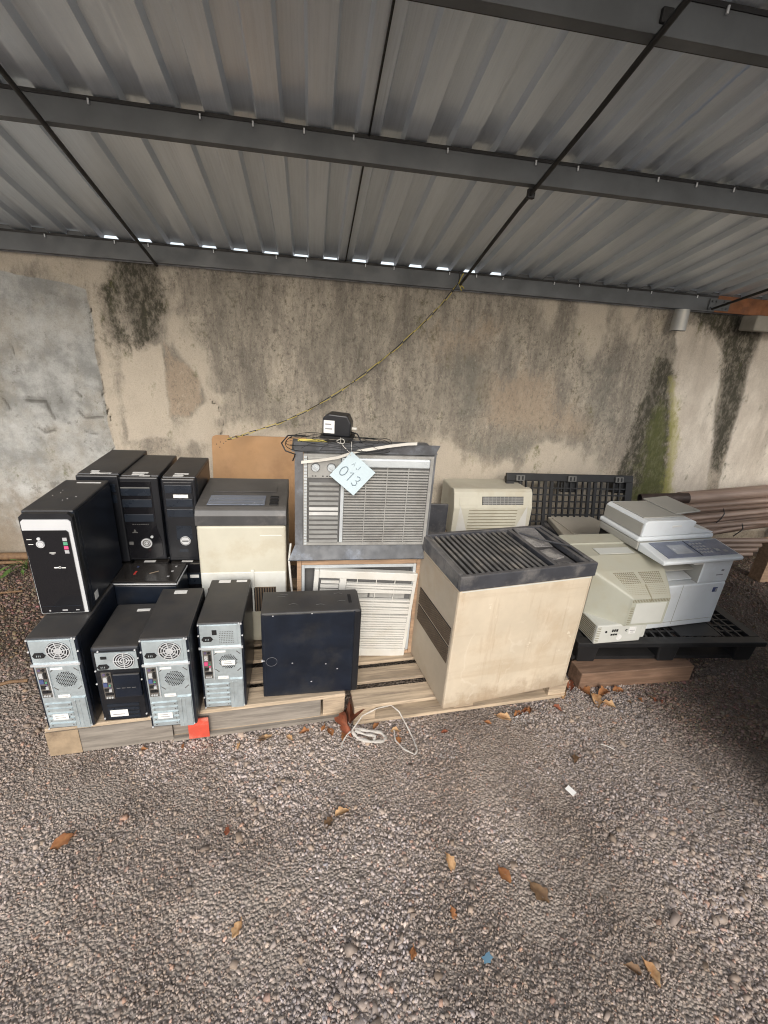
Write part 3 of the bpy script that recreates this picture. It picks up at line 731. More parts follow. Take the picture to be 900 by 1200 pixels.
def case_body(t, w, d, h, back=True, r=.005):
    mb = MB().rbox(0, w, .003, d, 0, h, r)
    c = mb.build('case', m_black, t)
    # side panel seam and lip on the visible side
    s = MB().box(w-.0005, w+.001, .02, d-.03, .012, h-.012); s.build('side_panel', m_black, t)
    return c
def tower_back(name, label, loc, rz, w, d, h, seed, sticker_top=None, switch=False):
    t = thing(name, label, 'computer', loc, rz, 'black tower computers with their steel backs to the yard')
    case_body(t, w, d, h)
    p = MB().box(.009, w-.009, 0, .0028, .008, h-.006).build('rear_panel', m_steel, t)
    MB().box(.010, w-.022, -.0022, -.0002, h-.103, h-.010).build('power_supply', m_steel, p)
    px = MB()
    MB().box(.002, w-.002, -.007, -.0005, h-.117, h-.109).build('cross_bar', m_steel_hi, p)
    socket(p, .036, h-.070)
    if switch:
        sw = MB().box(.055,.072,-.004,-.0024,h-.052,h-.030); sw.build('rocker_switch', m_dark, p)
        mb = MB()
        for i in range(9):
            for j in range(7): mb.disc((.082+i*.0062, h-.090+j*.0085), .0018, -.0032, -.0024, 6)
        mb.build('vent_holes', m_gap, p)
    else:
        fan_grille(p, w*.60, h-.055, .040)
    ports(p, .014, .046, h-.262, h-.126, seed)
    MB().box(.050, .0535, -.006, -.0002, h-.265, h-.122).build('panel_fold', m_steel_hi, p)
    ex = MB().box(.058, w-.014, -.0010, -.0001, h-.245, h-.125)
    for (cx, cz) in ((.064,h-.140),(w-.022,h-.140),(.064,h-.225),(w-.022,h-.225)):
        ex.M = Matrix.Translation((cx, 0, cz)) @ Matrix.Rotation(R(45 if (cx > .1) == (cz > h-.18) else -45), 4, 'Y'); ex.box(-.010,.010,-.0018,-.0012,-.0018,.0018,1)
    ex.M = Matrix.Identity(4); ex.build('exhaust_plate', [m_steel, m_gap], p)
    perforation(p, w*.635, h-.183, .036)
    st = MB(); label_box(st, .064, .105, h-.268, h-.254, -.0022, 1); label_box(st, .060, .10, h-.137, h-.129, -.0022, 0)
    if switch: label_box(st, w*.635-.026, w*.635+.026, h-.200, h-.176, -.0035, 2)
    else: label_box(st, .032, .085, .050, .078, -.0065, 2)
    st.build_each('sticker', [m_white, m_ink], p)
    n = 5; z0 = .014; z1 = h-.285; stp = (z1-z0)/n
    for i in range(n):
        z = z0+i*stp
        s = MB().box(.014, w*.62, -.0045, -.0004, z+.002, z+stp*.66)
        s.box(.020, .026, -.0050, -.0046, z+stp*.25, z+stp*.42, 1); s.box(w*.62-.010, w*.62-.005, -.0050, -.0046, z+stp*.25, z+stp*.42, 1)
        s.build('slot_cover', [m_steel, m_gap], p)
    v = MB().box(w*.64, w-.012, -.0060, -.0003, .004, h-.270)
    v.box(w*.64+.010, w*.64+.014, -.0085, -.0061, .008, h-.280); v.box(w*.64+.024, w*.64+.028, -.0072, -.0061, .008, h-.280); v.build('slot_bracket', m_steel, p)
    sc2 = MB(); screws(sc2, [(.006,h-.006),(w-.006,h-.006),(w-.014,h-.004),(.004,h-.055),(.006,.006),(w-.010,.008),(w-.003,h-.06),(.004,.06)]); sc2.build_each('screw', m_chrome, p)
    if sticker_top:
        s = MB()
        for (x0, x1, y0, y1) in sticker_top: s.mark().box(x0, x1, y0, y1, h+.0003, h+.0012)
        s.build_each('top_sticker', m_white, t)
    return t
ZP = .137
tower_back('tower_computer', 'steel backed black tower at the pallet end, carrying the silver trimmed tower', (-.983,1.487,ZP), 1.5, .165, .37, .420, 1)
tower_back('tower_computer', 'steel backed black tower with round fan, directly behind the red pallet patch', (-.604,1.463,ZP), 2.0, .169, .345, .420, 3, [(.055,.105,.30,.325)])
tower_back('tower_computer', 'steel backed black tower with pink jack and labelled mesh vent, nearest the sideways tower', (-.424,1.548,ZP), 1.0, .170, .33, .420, 4, [(.035,.085,.300,.322),(.11,.155,.304,.320)], True)

def tower_small():
    w, d, h = .170, .30, .352
    t = thing('tower_computer', 'shorter tower with all black back, wedged between two steel backed towers', 'computer', (-.795,1.507,ZP), 1.5)
    MB().rbox(0, w, .003, d, 0, h, .012, 0, 3).build('case', m_black, t)
    p = MB().box(.008, w-.008, 0, .0028, .008, h-.014).build('rear_panel', m_black2, t)
    MB().box(.018, w-.010, -.003, -.0002, h-.095, h-.018).build('power_supply', m_steel, p)
    socket(p, .040, h-.080)
    q = MB(); q.box(.036,.056,-.0048,-.0032,h-.046,h-.034,0);  q.build('rocker_switch', [m_dark, m_red], p)
    mb = MB()
    c = (w*.67, h-.056); mb.disc(c, .037, -.0042, -.0034, 32, 1)
    for k in (1.0,.78,.56,.34): mb.ring(c, .037*(k-.09), .037*k, -.006, -.0044, 32, 0)
    for a in (0, math.pi/2):
        mb.M = Matrix.Translation((c[0],0,c[1])) @ Matrix.Rotation(a, 4, 'Y'); mb.box(-.037,.037,-.0066,-.0061,-.0015,.0015,0)
    mb.M = Matrix.Identity(4); mb.build('fan_grille', [m_steel_hi, m_dark], p)
    ports(p, .026, .060, h-.235, h-.108, 2)
    b = MB().rbox(.066, w-.008, -.010, -.0005, h-.225, h-.115, .004)
    for i in range(4): b.box(.075+i*.018, .088+i*.018, -.0112, -.0102, h-.180, h-.177, 1)
    b.build('vent_cover', [m_black, m_gap], p)
    s = MB()
    for i in range(4): s.box(.026, w-.03, -.003, -.0003, .018+i*.020, .030+i*.020)
    s.build('slot_cover', m_bay, p)
    st = MB(); label_box(st, .034, .098, .030, .062, -.0055, 1); st.build_each('sticker', [m_white, m_ink], p)
    sc2 = MB(); screws(sc2, [(.030,h-.012),(w-.014,h-.012),(w-.008,h-.05),(.010,h-.10),(w-.006,h-.15),(.010,.02),(w-.008,.03),(.006,h-.16)]); sc2.build_each('screw', m_chrome, p)
    MB().box(.095,.145,.235,.252,h+.0003,h+.0012).build('top_sticker', m_white, t)
tower_small()

def tower_side():
    w, d, h = .402, .165, .428
    t = thing('tower_computer', 'black tower turned sideways showing its plain dented side panel beside the pallet gap', 'computer', (-.190,1.590,ZP), 1.8)
    MB().rbox(0, w, .003, d, 0, h, .006).build('case', m_black, t)
    s = MB().rbox(.012, w-.028, .0005, .0026, .012, h-.008, .001); s.build('side_panel', m_black, t)
    MB().box(.004, w-.03, .0012, .0026, h-.006, h-.0035).build('panel_edge', m_clip, t)
    MB().rbox(w-.026, w+.004, .0, d-.004, .004, h-.002, .007, 0, 3).build('front_bezel', m_black2, t)
    MB().rbox(w-.045, w-.031, .055, .12, h+.0002, h+.001, .0003).build('vent_slot', m_dark, t)
    k = MB(); k.ring((.038,.190), .0220, .0226, -.0006, .0004, 24); k.build('handle_ring', m_ink, t)
    c = MB()
    for (x, z) in ((.004,.195),(.20,h-.010),(.045,h-.014),(.31,.13),(.26,.16),(.20,.07),(.12,.175)):
        c.mark().box(x, x+.006, -.0012, .0003, z, z+.004)
    c.build_each('paint_chip', m_grey, t)
    MB().rbox(-.003, .004, -.003, .004, .194, .201, .001).build('panel_screw', m_chrome, t)
    e = MB()
    for (x, y) in ((.06,.12),(.07,.135),(.22,.05),(.31,.07),(.11,.06),(.3,.13)):
        e.mark().tube([(x, y, h+.0006), (x+.02, y+.005, h+.0006), (x+.035, y-.001, h+.0006)], .0007, 5)
    e.build_each('scratch_mark', m_clip, t)
tower_side()

def tower_silver():
    w, d, h = .168, .365, .414
    t = thing('tower_computer', 'glossy black tower with silver frame and coloured badges, stacked on another tower', 'computer', (-.998,1.637,.560), 1.5)
    MB().rbox(0, w, .020, d, 0, h, .006).build('case', m_black, t)
    MB().box(w-.0004, w+.0012, .045, d-.02, .016, h-.014).build('side_panel', m_black, t)
    b = MB().prism([(0,0),(w,0),(w,h-.018),(w-.014,h-.004),(.014,h-.004),(0,h-.018)], 'y', .0, .0198).build('front_bezel', m_black2, t)
    MB().prism([(.004,.004),(w-.004,.004),(w-.005,h-.034),(w-.013,h-.026),(.013,h-.026),(.005,h-.034)], 'y', -.004, -.0003).build('silver_frame', m_chrome, b)
    fp = MB().prism([(.0075,.0075),(w-.017,.0075),(w-.017,h-.074),(w-.024,h-.066),(.0065,h-.066)], 'y', -.0075, -.0043).build('gloss_panel', m_gloss, b)
    pb = MB(); pb.disc((.056,h-.118),.0135,-.012,-.0078,24,0); pb.ring((.056,h-.118),.0095,.0108,-.0126,-.0121,24,1); pb.build('power_button', [m_chrome, m_ink], fp)
    MB().disc((.053,h-.097),.006,-.0105,-.0078,16).build('reset_button', m_chrome, fp)
    bd = MB()
    for i, m in enumerate((0,1,2,0)): bd.mark().box(w-.040, w-.026, -.0086, -.0077, h-.107-i*.0165, h-.094-i*.0165, m)
    bd.build_each('badge_sticker', [m_grey, m_green, m_pink], fp)
    tx = MB()
    tx.box(.014,.030,-.0082,-.0077,h-.101,h-.099); tx.box(.016,.032,-.0082,-.0077,h-.120,h-.118)
    tx.box(.077,.097,-.0082,-.0077,h-.155,h-.152); tx.box(.083,.092,-.0082,-.0077,h-.159,h-.157)
    tx.box(.082,.096,-.0082,-.0077,h-.216,h-.2115); tx.ring((.1005,h-.213),.0028,.0045,-.0082,-.0077,14); tx.box(.106,.120,-.0082,-.0077,h-.2165,h-.213)
    tx.build('front_print', m_white, fp)
    lo = MB(); lo.box(.012,w-.016,-.0082,-.0077,.036,.0372,0); lo.disc((.036,.018),.0035,-.0086,-.0077,10,1); lo.box(.078,.096,-.0084,-.0077,.016,.021,1); lo.box(.124,.136,-.0084,-.0077,.016,.020,1)
    lo.build('audio_port', [m_bay, m_grey], fp)
    s = MB(); s.box(.06,.15,d-.045,d-.034,h+.0003,h+.0012); s.build('top_sticker', m_white, t)
    q = MB(); q.box(w+.0013,w+.002,.055,.085,.018,.052); q.build('side_sticker', m_white, t)
    k = MB()
    for (x, y) in ((.035,.17),(.05,.20),(.10,.135),(.12,.16),(.045,.23),(.09,.12)): k.mark().box(x, x+.003, y, y+.003, h+.0003, h+.001)
    k.build_each('paint_chip', m_white, t)
tower_silver()

def tower_front(label, loc, rz, w, d, h, style):
    t = thing('tower_computer', label, 'computer', loc, rz)
    MB().rbox(0, w, .022, d, 0, h, .005).build('case', m_black, t)
    MB().box(w-.0004, w+.0012, .04, d-.02, .014, h-.012).build('side_panel', m_black, t)
    b = MB().rbox(0, w, 0, .0215, .003, h-.003, .006, 0, 2).build('front_bezel', m_black2, t)
    if style == 'ring':
        MB().prism([(.012,h-.022),(w-.030,h-.022),(w-.028,.17),(w-.012,.10),(w-.014,.03),(w-.045,.012),(.015,.015)], 'y', -.003, -.0003).build('front_panel', m_gloss, b)
        for z in (h-.050, h-.105, h-.175):
            MB().rbox(.016, w-.034, -.006, -.0032, z-.040+.003, z, .001).build('drive_bay', m_bay, b)
        MB().box(.018, w-.036, -.0072, -.0062, h-.052, h-.046).build('bay_lip', m_clip, b)
        pb = MB(); pb.ring((.094,.092),.018,.0235,-.009,-.0032,32,0); pb.disc((.094,.092),.0178,-.0065,-.0032,28,1); pb.ring((.094,.092),.010,.0125,-.0078,-.0067,24,0); pb.disc((.094,.092),.006,-.0082,-.0067,16,0)
        pb.build('power_button', [m_chrome, m_clip], b)
        MB().disc((.120,.124),.0062,-.008,-.0032,16).build('reset_button', m_steel_hi, b)
        tx = MB()
        for i in range(8): tx.box(.045+i*.009, .051+i*.009, -.0062, -.0032, .186, .188)
        tx.box(.040,.062,-.0062,-.0032,.145,.148); tx.prism([(.046,.151),(.051,.163),(.056,.151)],'y',-.0062,-.0032); tx.build('front_print', m_clip, b)
        MB().box(.020,.038,-.0055,-.0032,.085,.100).build('audio_port', m_clip, b)
    elif style == 'badge':
        MB().rbox(.010, w-.012, -.004, -.0003, .02, h-.018, .003).build('front_panel', m_black2, b)
        for z in (h-.030, h-.095, h-.145):
            MB().rbox(.014, w-.016, -.007, -.0042, z-.038, z, .001).build('drive_bay', m_bay, b)
        st = MB(); label_box(st, .048, .110, h-.090, h-.074, -.0085, 0); st.build('sticker', [m_white, m_ink], b)
        MB().box(.045, w-.03, -.0052, -.0042, .115, .185).build('blank_cover', m_bay, b)
        pb = MB(); pb.disc((.080,.110),.0225,-.009,-.0042,28,0); pb.box(.066,.094,-.0096,-.0091,.107,.112,1); pb.ring((.080,.110),.019,.0205,-.0096,-.0091,28,1); pb.build('round_badge', [m_chrome, m_dark], b)
        st = MB(); st.box(.050,.088,-.0052,-.0042,.052,.066); st.build('energy_sticker', m_bay, b)
    else:
        for z in (h-.040, h-.09):
            MB().rbox(.012, w-.014, -.003, -.0003, z-.038, z, .001).build('drive_bay', m_bay, b)
    return t
t = tower_front('black tower behind the silver trimmed tower, at the wall end of the back row', (-.985,2.035,.562), 1, .166, .42, .424, 'plain')
s = MB(); s.mark().box(.055,.12,.015,.035,.4243,.4252); s.mark().box(.045,.078,.045,.06,.4243,.4252); s.mark().box(.09,.135,.02,.03,.4243,.4252); s.build_each('top_sticker', m_white, t)
t = tower_front('black tower with round silver ringed power button and gloss front, middle of the back row', (-.836,2.055,.562), 1.5, .172, .36, .412, 'ring')
s = MB(); s.mark().box(.055,.12,.05,.066,.4123,.4132); s.mark().box(.06,.11,.025,.042,.4123,.4132); s.mark().box(.095,.138,.006,.018,.4123,.4132); s.build_each('top_sticker', m_white, t)
t = tower_front('black tower with round silver badge and white strip label on its front', (-.648,2.045,.562), 1.0, .142, .345, .412, 'badge')
s = MB(); s.mark().box(.045,.105,.055,.070,.4123,.4132); s.mark().box(.045,.088,.025,.045,.4123,.4132); s.build_each('top_sticker', m_white, t)

def tower_on_back():
    w, d, h = .415, .165, .424
    t = thing('tower_computer', 'black tower stood on its back with bezel and red sticker facing up', 'computer', (-.990,1.872,ZP), -1.5)
    MB().rbox(0, w, 0, d, 0, h-.022, .005).build('case', m_black, t)
    b = MB().rbox(-.003, w+.003, -.003, d+.003, h-.0215, h, .006, 0, 3).build('front_bezel', m_gloss, t)
    tr = MB(); tr.box(.0, w+.0025, -.0058, -.0032, h-.014, h-.008); tr.box(w+.0032, w+.0058, -.003, d, h-.014, h-.008); tr.build('silver_trim', m_chrome, b)
    s = MB(); s.mark().box(.218,.226,.060,.09,h+.0003,h+.0012,0); s.mark().box(.21,.218,.125,.135,h+.0003,h+.0012,2)
    s.mark().box(w-.05,w-.04,.04,.048,h+.0003,h+.0014,1); s.mark().box(w-.045,w-.035,.085,.095,h+.0003,h+.0014,1); s.mark().box(w-.040,w-.032,.13,.14,h+.0003,h+.0014,1)
    s.M = Matrix.Translation((.30,.08,h)) @ Matrix.Rotation(R(35),4,'Z'); s.mark().box(-.02,.02,-.003,.003,.0003,.001,3)
    s.build_each('badge_sticker', [m_red, m_grey, m_blue, m_wood], b)
tower_on_back()
def tower_low(label, x, lab):
    t = thing('tower_computer', label, 'computer', (x,2.075,ZP), 1)
    MB().rbox(0, .160, .02, .40, 0, .420, .005).build('case', m_black, t)
    b = MB().rbox(0, .160, -.03, .0195, .004, .416, .008, 0, 3).build('front_bezel', m_gloss, t)
    s = MB(); s.mark().box(.05,.10,-.022,-.004,.4163,.4172)
    if lab: s.mark().box(.085,.125,-.0325,-.0305,.335,.352)
    s.build_each('sticker', m_white, t)
    c = MB(); c.box(.02,.14,-.0322,-.0305,.30,.36); c.build('drive_bay', m_bay, b)
tower_low('black tower buried under the plain tower of the back row', -.985, False)
tower_low('black tower buried under the tower with the ringed power button', -.818, False)
tower_low('black tower hidden under the tower with the round silver badge', -.650, True)

# ------------------------------------------------------------------ portable air conditioner
def portable_ac():
    w, d, h = .388, .42, .735
    t = thing('portable_air_conditioner', 'cream floor air conditioner with a grey top behind the sideways tower', 'air conditioner', (-.494,1.95,ZP), 1)
    MB().rbox(0, w, 0, d, .02, h-.085, .012, 0, 3).build('body', m_cream, t)
    MB().rbox(.004, w-.004, -.004, .03, .22, .415, .003).build('lower_panel', m_pacwhite, t)
    MB().rbox(.225, .240, -.010, -.0045, .20, .43, .003).build('panel_rib', m_pacwhite, t)
    v = MB().box(.03, w-.05, -.0065, -.0043, .20, .335, 1)
    for i in range(26): v.box(.035+i*.0118, .0405+i*.0118, -.010, -.0067, .205, .332, 0)
    v.build('front_vent', [m_dark, m_vent], t)
    c = MB().prism([(-.004,h-.0845),(-.004,h-.035),(.010,h-.012),(.03,h-.004),(.17,h),(d-.03,h+.01),(d,h-.01),(d,h-.0845)], 'x', -.003, w+.003, 0, .004).build('top_cover', m_pactop, t)
    MB().box(.045, w-.095, .035, .155, h+.0005, h+.0028).build('display_panel', m_gpanel, c)
    e = MB()
    for i in range(6): e.box(.05, w-.1, .045+i*.018, .047+i*.018, h+.003, h+.004)
    e.build('panel_line', m_clip, c)
    b = MB()
    for i in range(3): b.mark().rbox(w-.075, w-.035, .035+i*.042, .058+i*.042, h+.001, h+.007, .003)
    b.build_each('button', m_dark, c)
    MB().box(.05, w-.05, .20, .36, h+.004, h+.0065).build('rear_flap', m_pactop, c)
    MB().box(w*.7, w-.02, -.0015, -.0002, h-.135, h-.1325).build('scratch_mark', m_white, t)
    # power cord looping down the side
    MB().tube([(w+.02,.02,.55),(w+.012,-.01,.48),(w+.018,-.02,.40),(w+.03,-.01,.25),(w+.02,.0,.05)], .005, 8).build('power_cord', m_acwhite, t)
portable_ac()

# fibreboard leaning on the wall
def fibreboard():
    t = MB(); a = R(8)
    poly = [(0,0),(.62,0),(.62,.925),(.05,.925),(.02,.915),(0,.885)]
    poly = [(0,0),(.62,0),(.62,.925),(.150,.925),(.147,.905),(.128,.900),(.112,.907),(.108,.925),(.03,.925),(.008,.917),(0,.895)]
    t.prism(poly, 'y', 0, .012, 0)
    for (x, z) in ((.03,.865),(.055,.88),(.075,.872),(.05,.845),(.09,.885)): t.cyl((x,-.001,z),(x,.0002,z),.004,n=8,m=1)
    o = t.build('fibreboard_panel', [m_mdf, m_vent]); o.location = (-.645,3.02,0); o.rotation_euler = (-a, 0, R(.5))
    tag(o, 'brown fibreboard panel leaning on the wall behind the cream air conditioner', 'board')
fibreboard()

# ------------------------------------------------------------------ window air conditioners
def window_ac():
    t = thing('window_air_conditioner', 'silver grey window air conditioner in a metal sleeve holding the hanging tag', 'air conditioner', (-.063,1.862,.665), .5)
    W, H = .592, .530
    s = MB()
    s.box(0,.034,0,.20,.07,.492); s.box(.588,.600,.004,.20,.05,.492)
    s.box(-.012,W+.01,.002,.20,.4925,.5)
    s.add([(0,0,.492),(W,0,.492),(W+.015,-.012,.535),(-.003,-.012,.535),(0,.004,.492),(W,.004,.492),(W+.015,-.007,.537),(-.003,-.007,.537)],[(0,1,2,3),(7,6,5,4),(3,2,6,7),(0,3,7,4),(1,5,6,2)])
    s2 = MB(); s2.add([(.0,0,.070),(W,0,.070),(W+.035,-.028,.012),(-.028,-.028,.010),(.0,.004,.068),(W,.004,.068),(W+.035,-.026,.007),(-.028,-.026,.005)],[(3,2,1,0),(4,5,6,7),(3,7,6,2),(0,4,7,3),(1,2,6,5)])
    s2.build('drip_flange', m_flange, t)
    s.box(0,W,.0045,.42,.004,.066)
    s.build('metal_sleeve', m_galv, t)
    MB().box(.036,.586,.012,.39,.072,.455).build('chassis', m_gap, t)
    g = MB()
    g.box(.036,.052,-.012,.011,.075,.488); g.box(.572,.586,-.012,.011,.075,.488); g.box(.0525,.5715,-.012,.011,.075,.088); g.box(.0525,.5715,-.012,.011,.476,.488)
    f = g.build('front_frame', m_silver, t)
    c = MB(); 
    for i in range(30): c.box(.038,.050,-.016,-.0124,.08+i*.0135,.088+i*.0135)
    c.build('corrugated_edge', m_silver_hi, f)
    cp = MB().rbox(.0535,.190,-.010,.008,.385,.4755,.002).build('control_panel', m_silver, t)
    for x in (.085,.150):
        k = MB().ring((x,.432),.0165,.019,-.0125,-.0102,24,1); k.disc((x,.432),.016,-.020,-.0102,24,0)
        k.M = Matrix.Translation((x,0,.432)) @ Matrix.Rotation(R(35),4,'Y'); k.box(-.014,.014,-.027,-.0203,-.003,.003,0); k.M = Matrix.Identity(4)
        k.build('control_knob', [m_silver_hi, m_gap], cp)
    k = MB()
    for x in (.070,.082,.112,.130,.142,.16): k.box(x,x+.007,-.0108,-.0101,.392,.396)
    k.build('dial_mark', m_dark, cp)
    lv = MB().box(.0535,.190,-.003,.008,.0885,.384,1)
    for i in range(13):
        z = .096+i*.0222
        lv.M = Matrix.Translation((0,0,z)) @ Matrix.Rotation(R(32 if i not in (6,7) else 55),4,'X'); lv.box(.060,.184,-.016,.004,-.001,.0025,0)
    lv.M = Matrix.Identity(4); lv.build('side_louvre', [m_silver, m_gap], t)
    MB().rbox(.1915,.206,-.014,.008,.0885,.4755,.002).build('divider_post', m_silver_hi, t)
    MB().rbox(.2065,.5710,-.018,.008,.436,.4755,.006,0,3).build('top_trim', m_silver_hi, t)
    gl = MB().box(.2065,.5710,-.001,.008,.0885,.4355,1)
    n = 27
    for i in range(n):
        z = .092+i*(.340/n)
        gl.box(.207,.5705,-.012,-.0012,z,z+.0066,0)
    for x in (.296,.386,.478): gl.box(x,x+.004,-.0135,-.0121,.089,.435,0)
    gl.build('intake_grille', [m_silver, m_gap], t)
    return t
window_ac()

def crated_ac():
    t = thing('window_air_conditioner', 'off white window air conditioner with warped fascia in a wooden frame below the tagged one', 'air conditioner', (-.055,1.868,.113), .5)
    f = MB(); W, H = .575, .548
    f.rbox(0,.020,0,.36,0,H,.002); f.rbox(W-.020,W,0,.36,0,H,.002); f.rbox(.0205,W-.0205,0,.36,H-.030,H,.002); f.rbox(.0205,W-.0205,0,.36,0,.018,.002)
    f.build('wooden_frame', m_frame, t)
    m = MB(); m.box(.021,.034,.004,.3,.02,.516); m.box(W-.034,W-.021,.004,.3,.02,.516); m.box(.0345,W-.0345,.004,.3,.500,.515); m.build('metal_housing', m_silver_hi, t)
    MB().box(.035,W-.035,.05,.30,.03,.499).build('coil_block', m_gap, t)
    p = MB(); p.M = Matrix.Translation((.048,.0,.0)) @ Matrix.Rotation(R(3.6),4,'Y')
    w2, h2 = .485, .499
    p.rbox(0,.022,-.012,.02,.022,h2,.003); p.rbox(.0225,w2,-.012,.02,h2-.040,h2,.003); p.rbox(.118,.150,-.010,.018,.24,h2-.0405,.002); p.rbox(.0225,w2,-.012,.02,.022,.066,.003)
    p.rbox(w2-.016,w2,-.010,.018,.0665,h2-.0405,.002); p.rbox(.0225,.149,-.009,.018,.0665,.30,.002)
    fs = p.build('fascia', m_acwhite, t)
    l = MB(); l.M = p.M; l.box(.0225,.1175,.004,.012,.302,h2-.041,1)
    for i in range(6): 
        z = .306+i*.0245; l.box(.026+random.uniform(0,.01),.116,-.004,.0038,z,z+.016+random.uniform(-.004,.002),0)
    l.build('side_louvre', [m_acwhite, m_gap], fs)
    g = MB(); base = p.M; n = 26; zz = .070
    g.M = base; g.box(.1505,w2-.0165,.012,.018,.068,h2-.042,1)
    for i in range(n):
        z = .072+i*(.370/n)
        if i in (20,21): continue
        g.M = base @ Matrix.Translation((.151,0,z)) @ Matrix.Rotation(R(random.uniform(-.9,.9) if i > 8 else random.uniform(-.25,.25)),4,'Y')
        g.box(0,w2-.168,-.010-random.uniform(0,.004),.004,0,.0098,0)
    g.M = base
    for x in (.20,.29,.38): g.box(x,x+.003,-.006,.0045,.068,h2-.042,0)
    g.box(.165,.26,.0046,.010,.355,.39,2); g.box(.27,.44,.0046,.010,.355,.39,2)
    g.build('intake_grille', [m_acwhite, m_gap, m_silver], fs)
    k = MB(); k.M = base
    k.prism([(.20+.045*math.cos(a)*(1 if math.cos(a) > 0 else .8),.085+.022*math.sin(a)) for a in [i*math.pi/10 for i in range(20)]],'y',-.0135,-.0105); k.build('oval_latch', m_silver, fs)
    return t
crated_ac()

def hanging_tag():
    t = thing('number_tag', 'white card tag numbered 013 hanging by a string from the silver window unit', 'tag', (.173,1.815,1.083))
    u = Vector((.102,0,-.087)).normalized(); s = .134
    c = MB(); c.M = Matrix.Rotation(R(40.5),4,'Y'); c.rbox(-s/2,s/2,-.001,.001,-s/2,s/2,.0004)
    card = c.build('card', m_card, t)
    w = MB(); w.M = Matrix.Rotation(R(40.5),4,'Y')
    def stroke(pts, r=.0021): w.tube([(x,-.0013,z) for x, z in pts], r, 6)
    def el(cx, cz, a, b): stroke([(cx+a*math.cos(q), cz+b*math.sin(q)) for q in [i*2*math.pi/18 for i in range(19)]])
    el(-.036,-.014,.013,.021)
    stroke([(-.010,-.002),(.001,.008),(.001,-.036)])
    stroke([(.022,.004),(.032,.009),(.041,.003),(.038,-.008),(.029,-.012),(.040,-.017),(.042,-.029),(.032,-.036),(.021,-.031)])
    stroke([(-.030,.026),(-.024,.044),(-.018,.027)], .0010); stroke([(-.027,.034),(-.020,.034)], .0010)
    stroke([(.004,.046),(.005,.028),(-.002,.024),(-.006,.029)], .0010)
    w.build('handwriting', m_pencil, card)
    MB().tube([(-.012,-.002,.078),(-.012,.01,.085),(-.035,.02,.105),(-.052,.035,.122),(-.048,.09,.128)], .0016, 6).build('string', m_string, t)
    MB().tube([(-.012,-.002,.080),(-.008,.01,.10),(-.006,.04,.125)], .0012, 6).build('string', m_string, t)
    lp = MB(); lp.tube([(-.052+.016*math.cos(a),.03+.01*math.sin(a*2),.128+.009*math.sin(a)) for a in [i*.45 for i in range(15)]], .0016, 6); lp.build('knot', m_string, t)
hanging_tag()

st = MB(); P = [(-.036,1.838,1.121),(.03,1.834,1.131),(.109,1.832,1.146),(.195,1.832,1.176),(.318,1.835,1.199),(.40,1.84,1.210),(.440,1.845,1.211)]
vs = []; fs = []
for i, p in enumerate(P):
    for dy, dz in ((-.002,-.006),(-.002,.006),(.001,.006),(.001,-.006)): vs.append((p[0], p[1]+dy, p[2]+dz))
for i in range(len(P)-1):
    for k in range(4): fs.append((i*4+k, i*4+(k+1) % 4, i*4+4+(k+1) % 4, i*4+4+k))
fs += [(0,1,2,3), tuple(len(P)*4-4+k for k in (3,2,1,0))]
o = st.add(vs, fs).build('plastic_strip', m_string); tag(o, 'bent white plastic strip lying across the top of the silver window unit', 'strip')

def fan_guard():
    t = thing('fan_guard', 'round black wire fan guard lying on top of the silver window unit', 'fan guard', (.122,1.925,1.172), 0, rx=-2)
    for k, (rx, rz) in enumerate(((.225,0),(.222,.012),(.17,.018),(.115,.022),(.06,.024))):
        pts = [(rx*math.cos(a), .165/.225*rx*math.sin(a), rz+.010*math.sin(a*3+k)*(1 if k < 2 else .3)+.006) for a in [i*2*math.pi/40 for i in range(41)]]
        MB().tube(pts, .0014 if k < 2 else .0010, 6).build('guard_ring', m_wire, t)
    sp = MB()
    for i in range(16):
        a = i*2*math.pi/16; c, s_ = math.cos(a), math.sin(a)*.165/.225
        sp.tube([(c*.05,s_*.05,.029),(c*.12,s_*.12,.027),(c*.18,s_*.18,.022),(c*.224,s_*.224,.010)], .0008, 5)
    sp.build('guard_spokes', m_wire, t)
fan_guard()
def motor():
    t = thing('transformer_box', 'small black transformer box with a white label sitting on the wire fan guard', 'transformer', (.050,1.965,1.206), -12)
    MB().prism([(0,0),(.118,0),(.122,.055),(.105,.088),(.025,.092),(0,.075)], 'y', 0, .085, 0, .005).build('body', m_black2, t)
    l = MB(); label_box(l, .006, .052, .012, .066, -.0025, 2); l.build('sticker', [m_white, m_ink], t)
    MB().prism([(-.008,-.012),(.13,-.012),(.13,-.0005),(-.008,-.0005)], 'y', -.006, .09).build('base_plate', m_rod, t)
    MB().tube([(.11,.03,.02),(.15,.01,.015),(.17,-.02,-.01),(.19,.0,-.04)], .003, 6).build('lead_wire', m_wire, t)
    MB().tube([(.122,.04,.03),(.142,.04,.03)], .007, 8).build('terminal', m_string, t)
motor()
for label, pts, m, r in (('black loose cable looped over the corner of the silver window unit', [(-.02,1.93,1.212),(-.09,1.90,1.215),(-.115,1.87,1.19),(-.098,1.845,1.165),(-.06,1.85,1.15),(-.07,1.86,1.12)], m_wire, .003),
                         ('yellow and black cable end beside the transformer box', [(-.05,1.93,1.19),(.0,1.91,1.196),(.05,1.93,1.19),(.07,1.92,1.182)], m_ropey, .006)):
    tag(MB().tube(pts, r, 7).build('cable', m), label, 'cable')

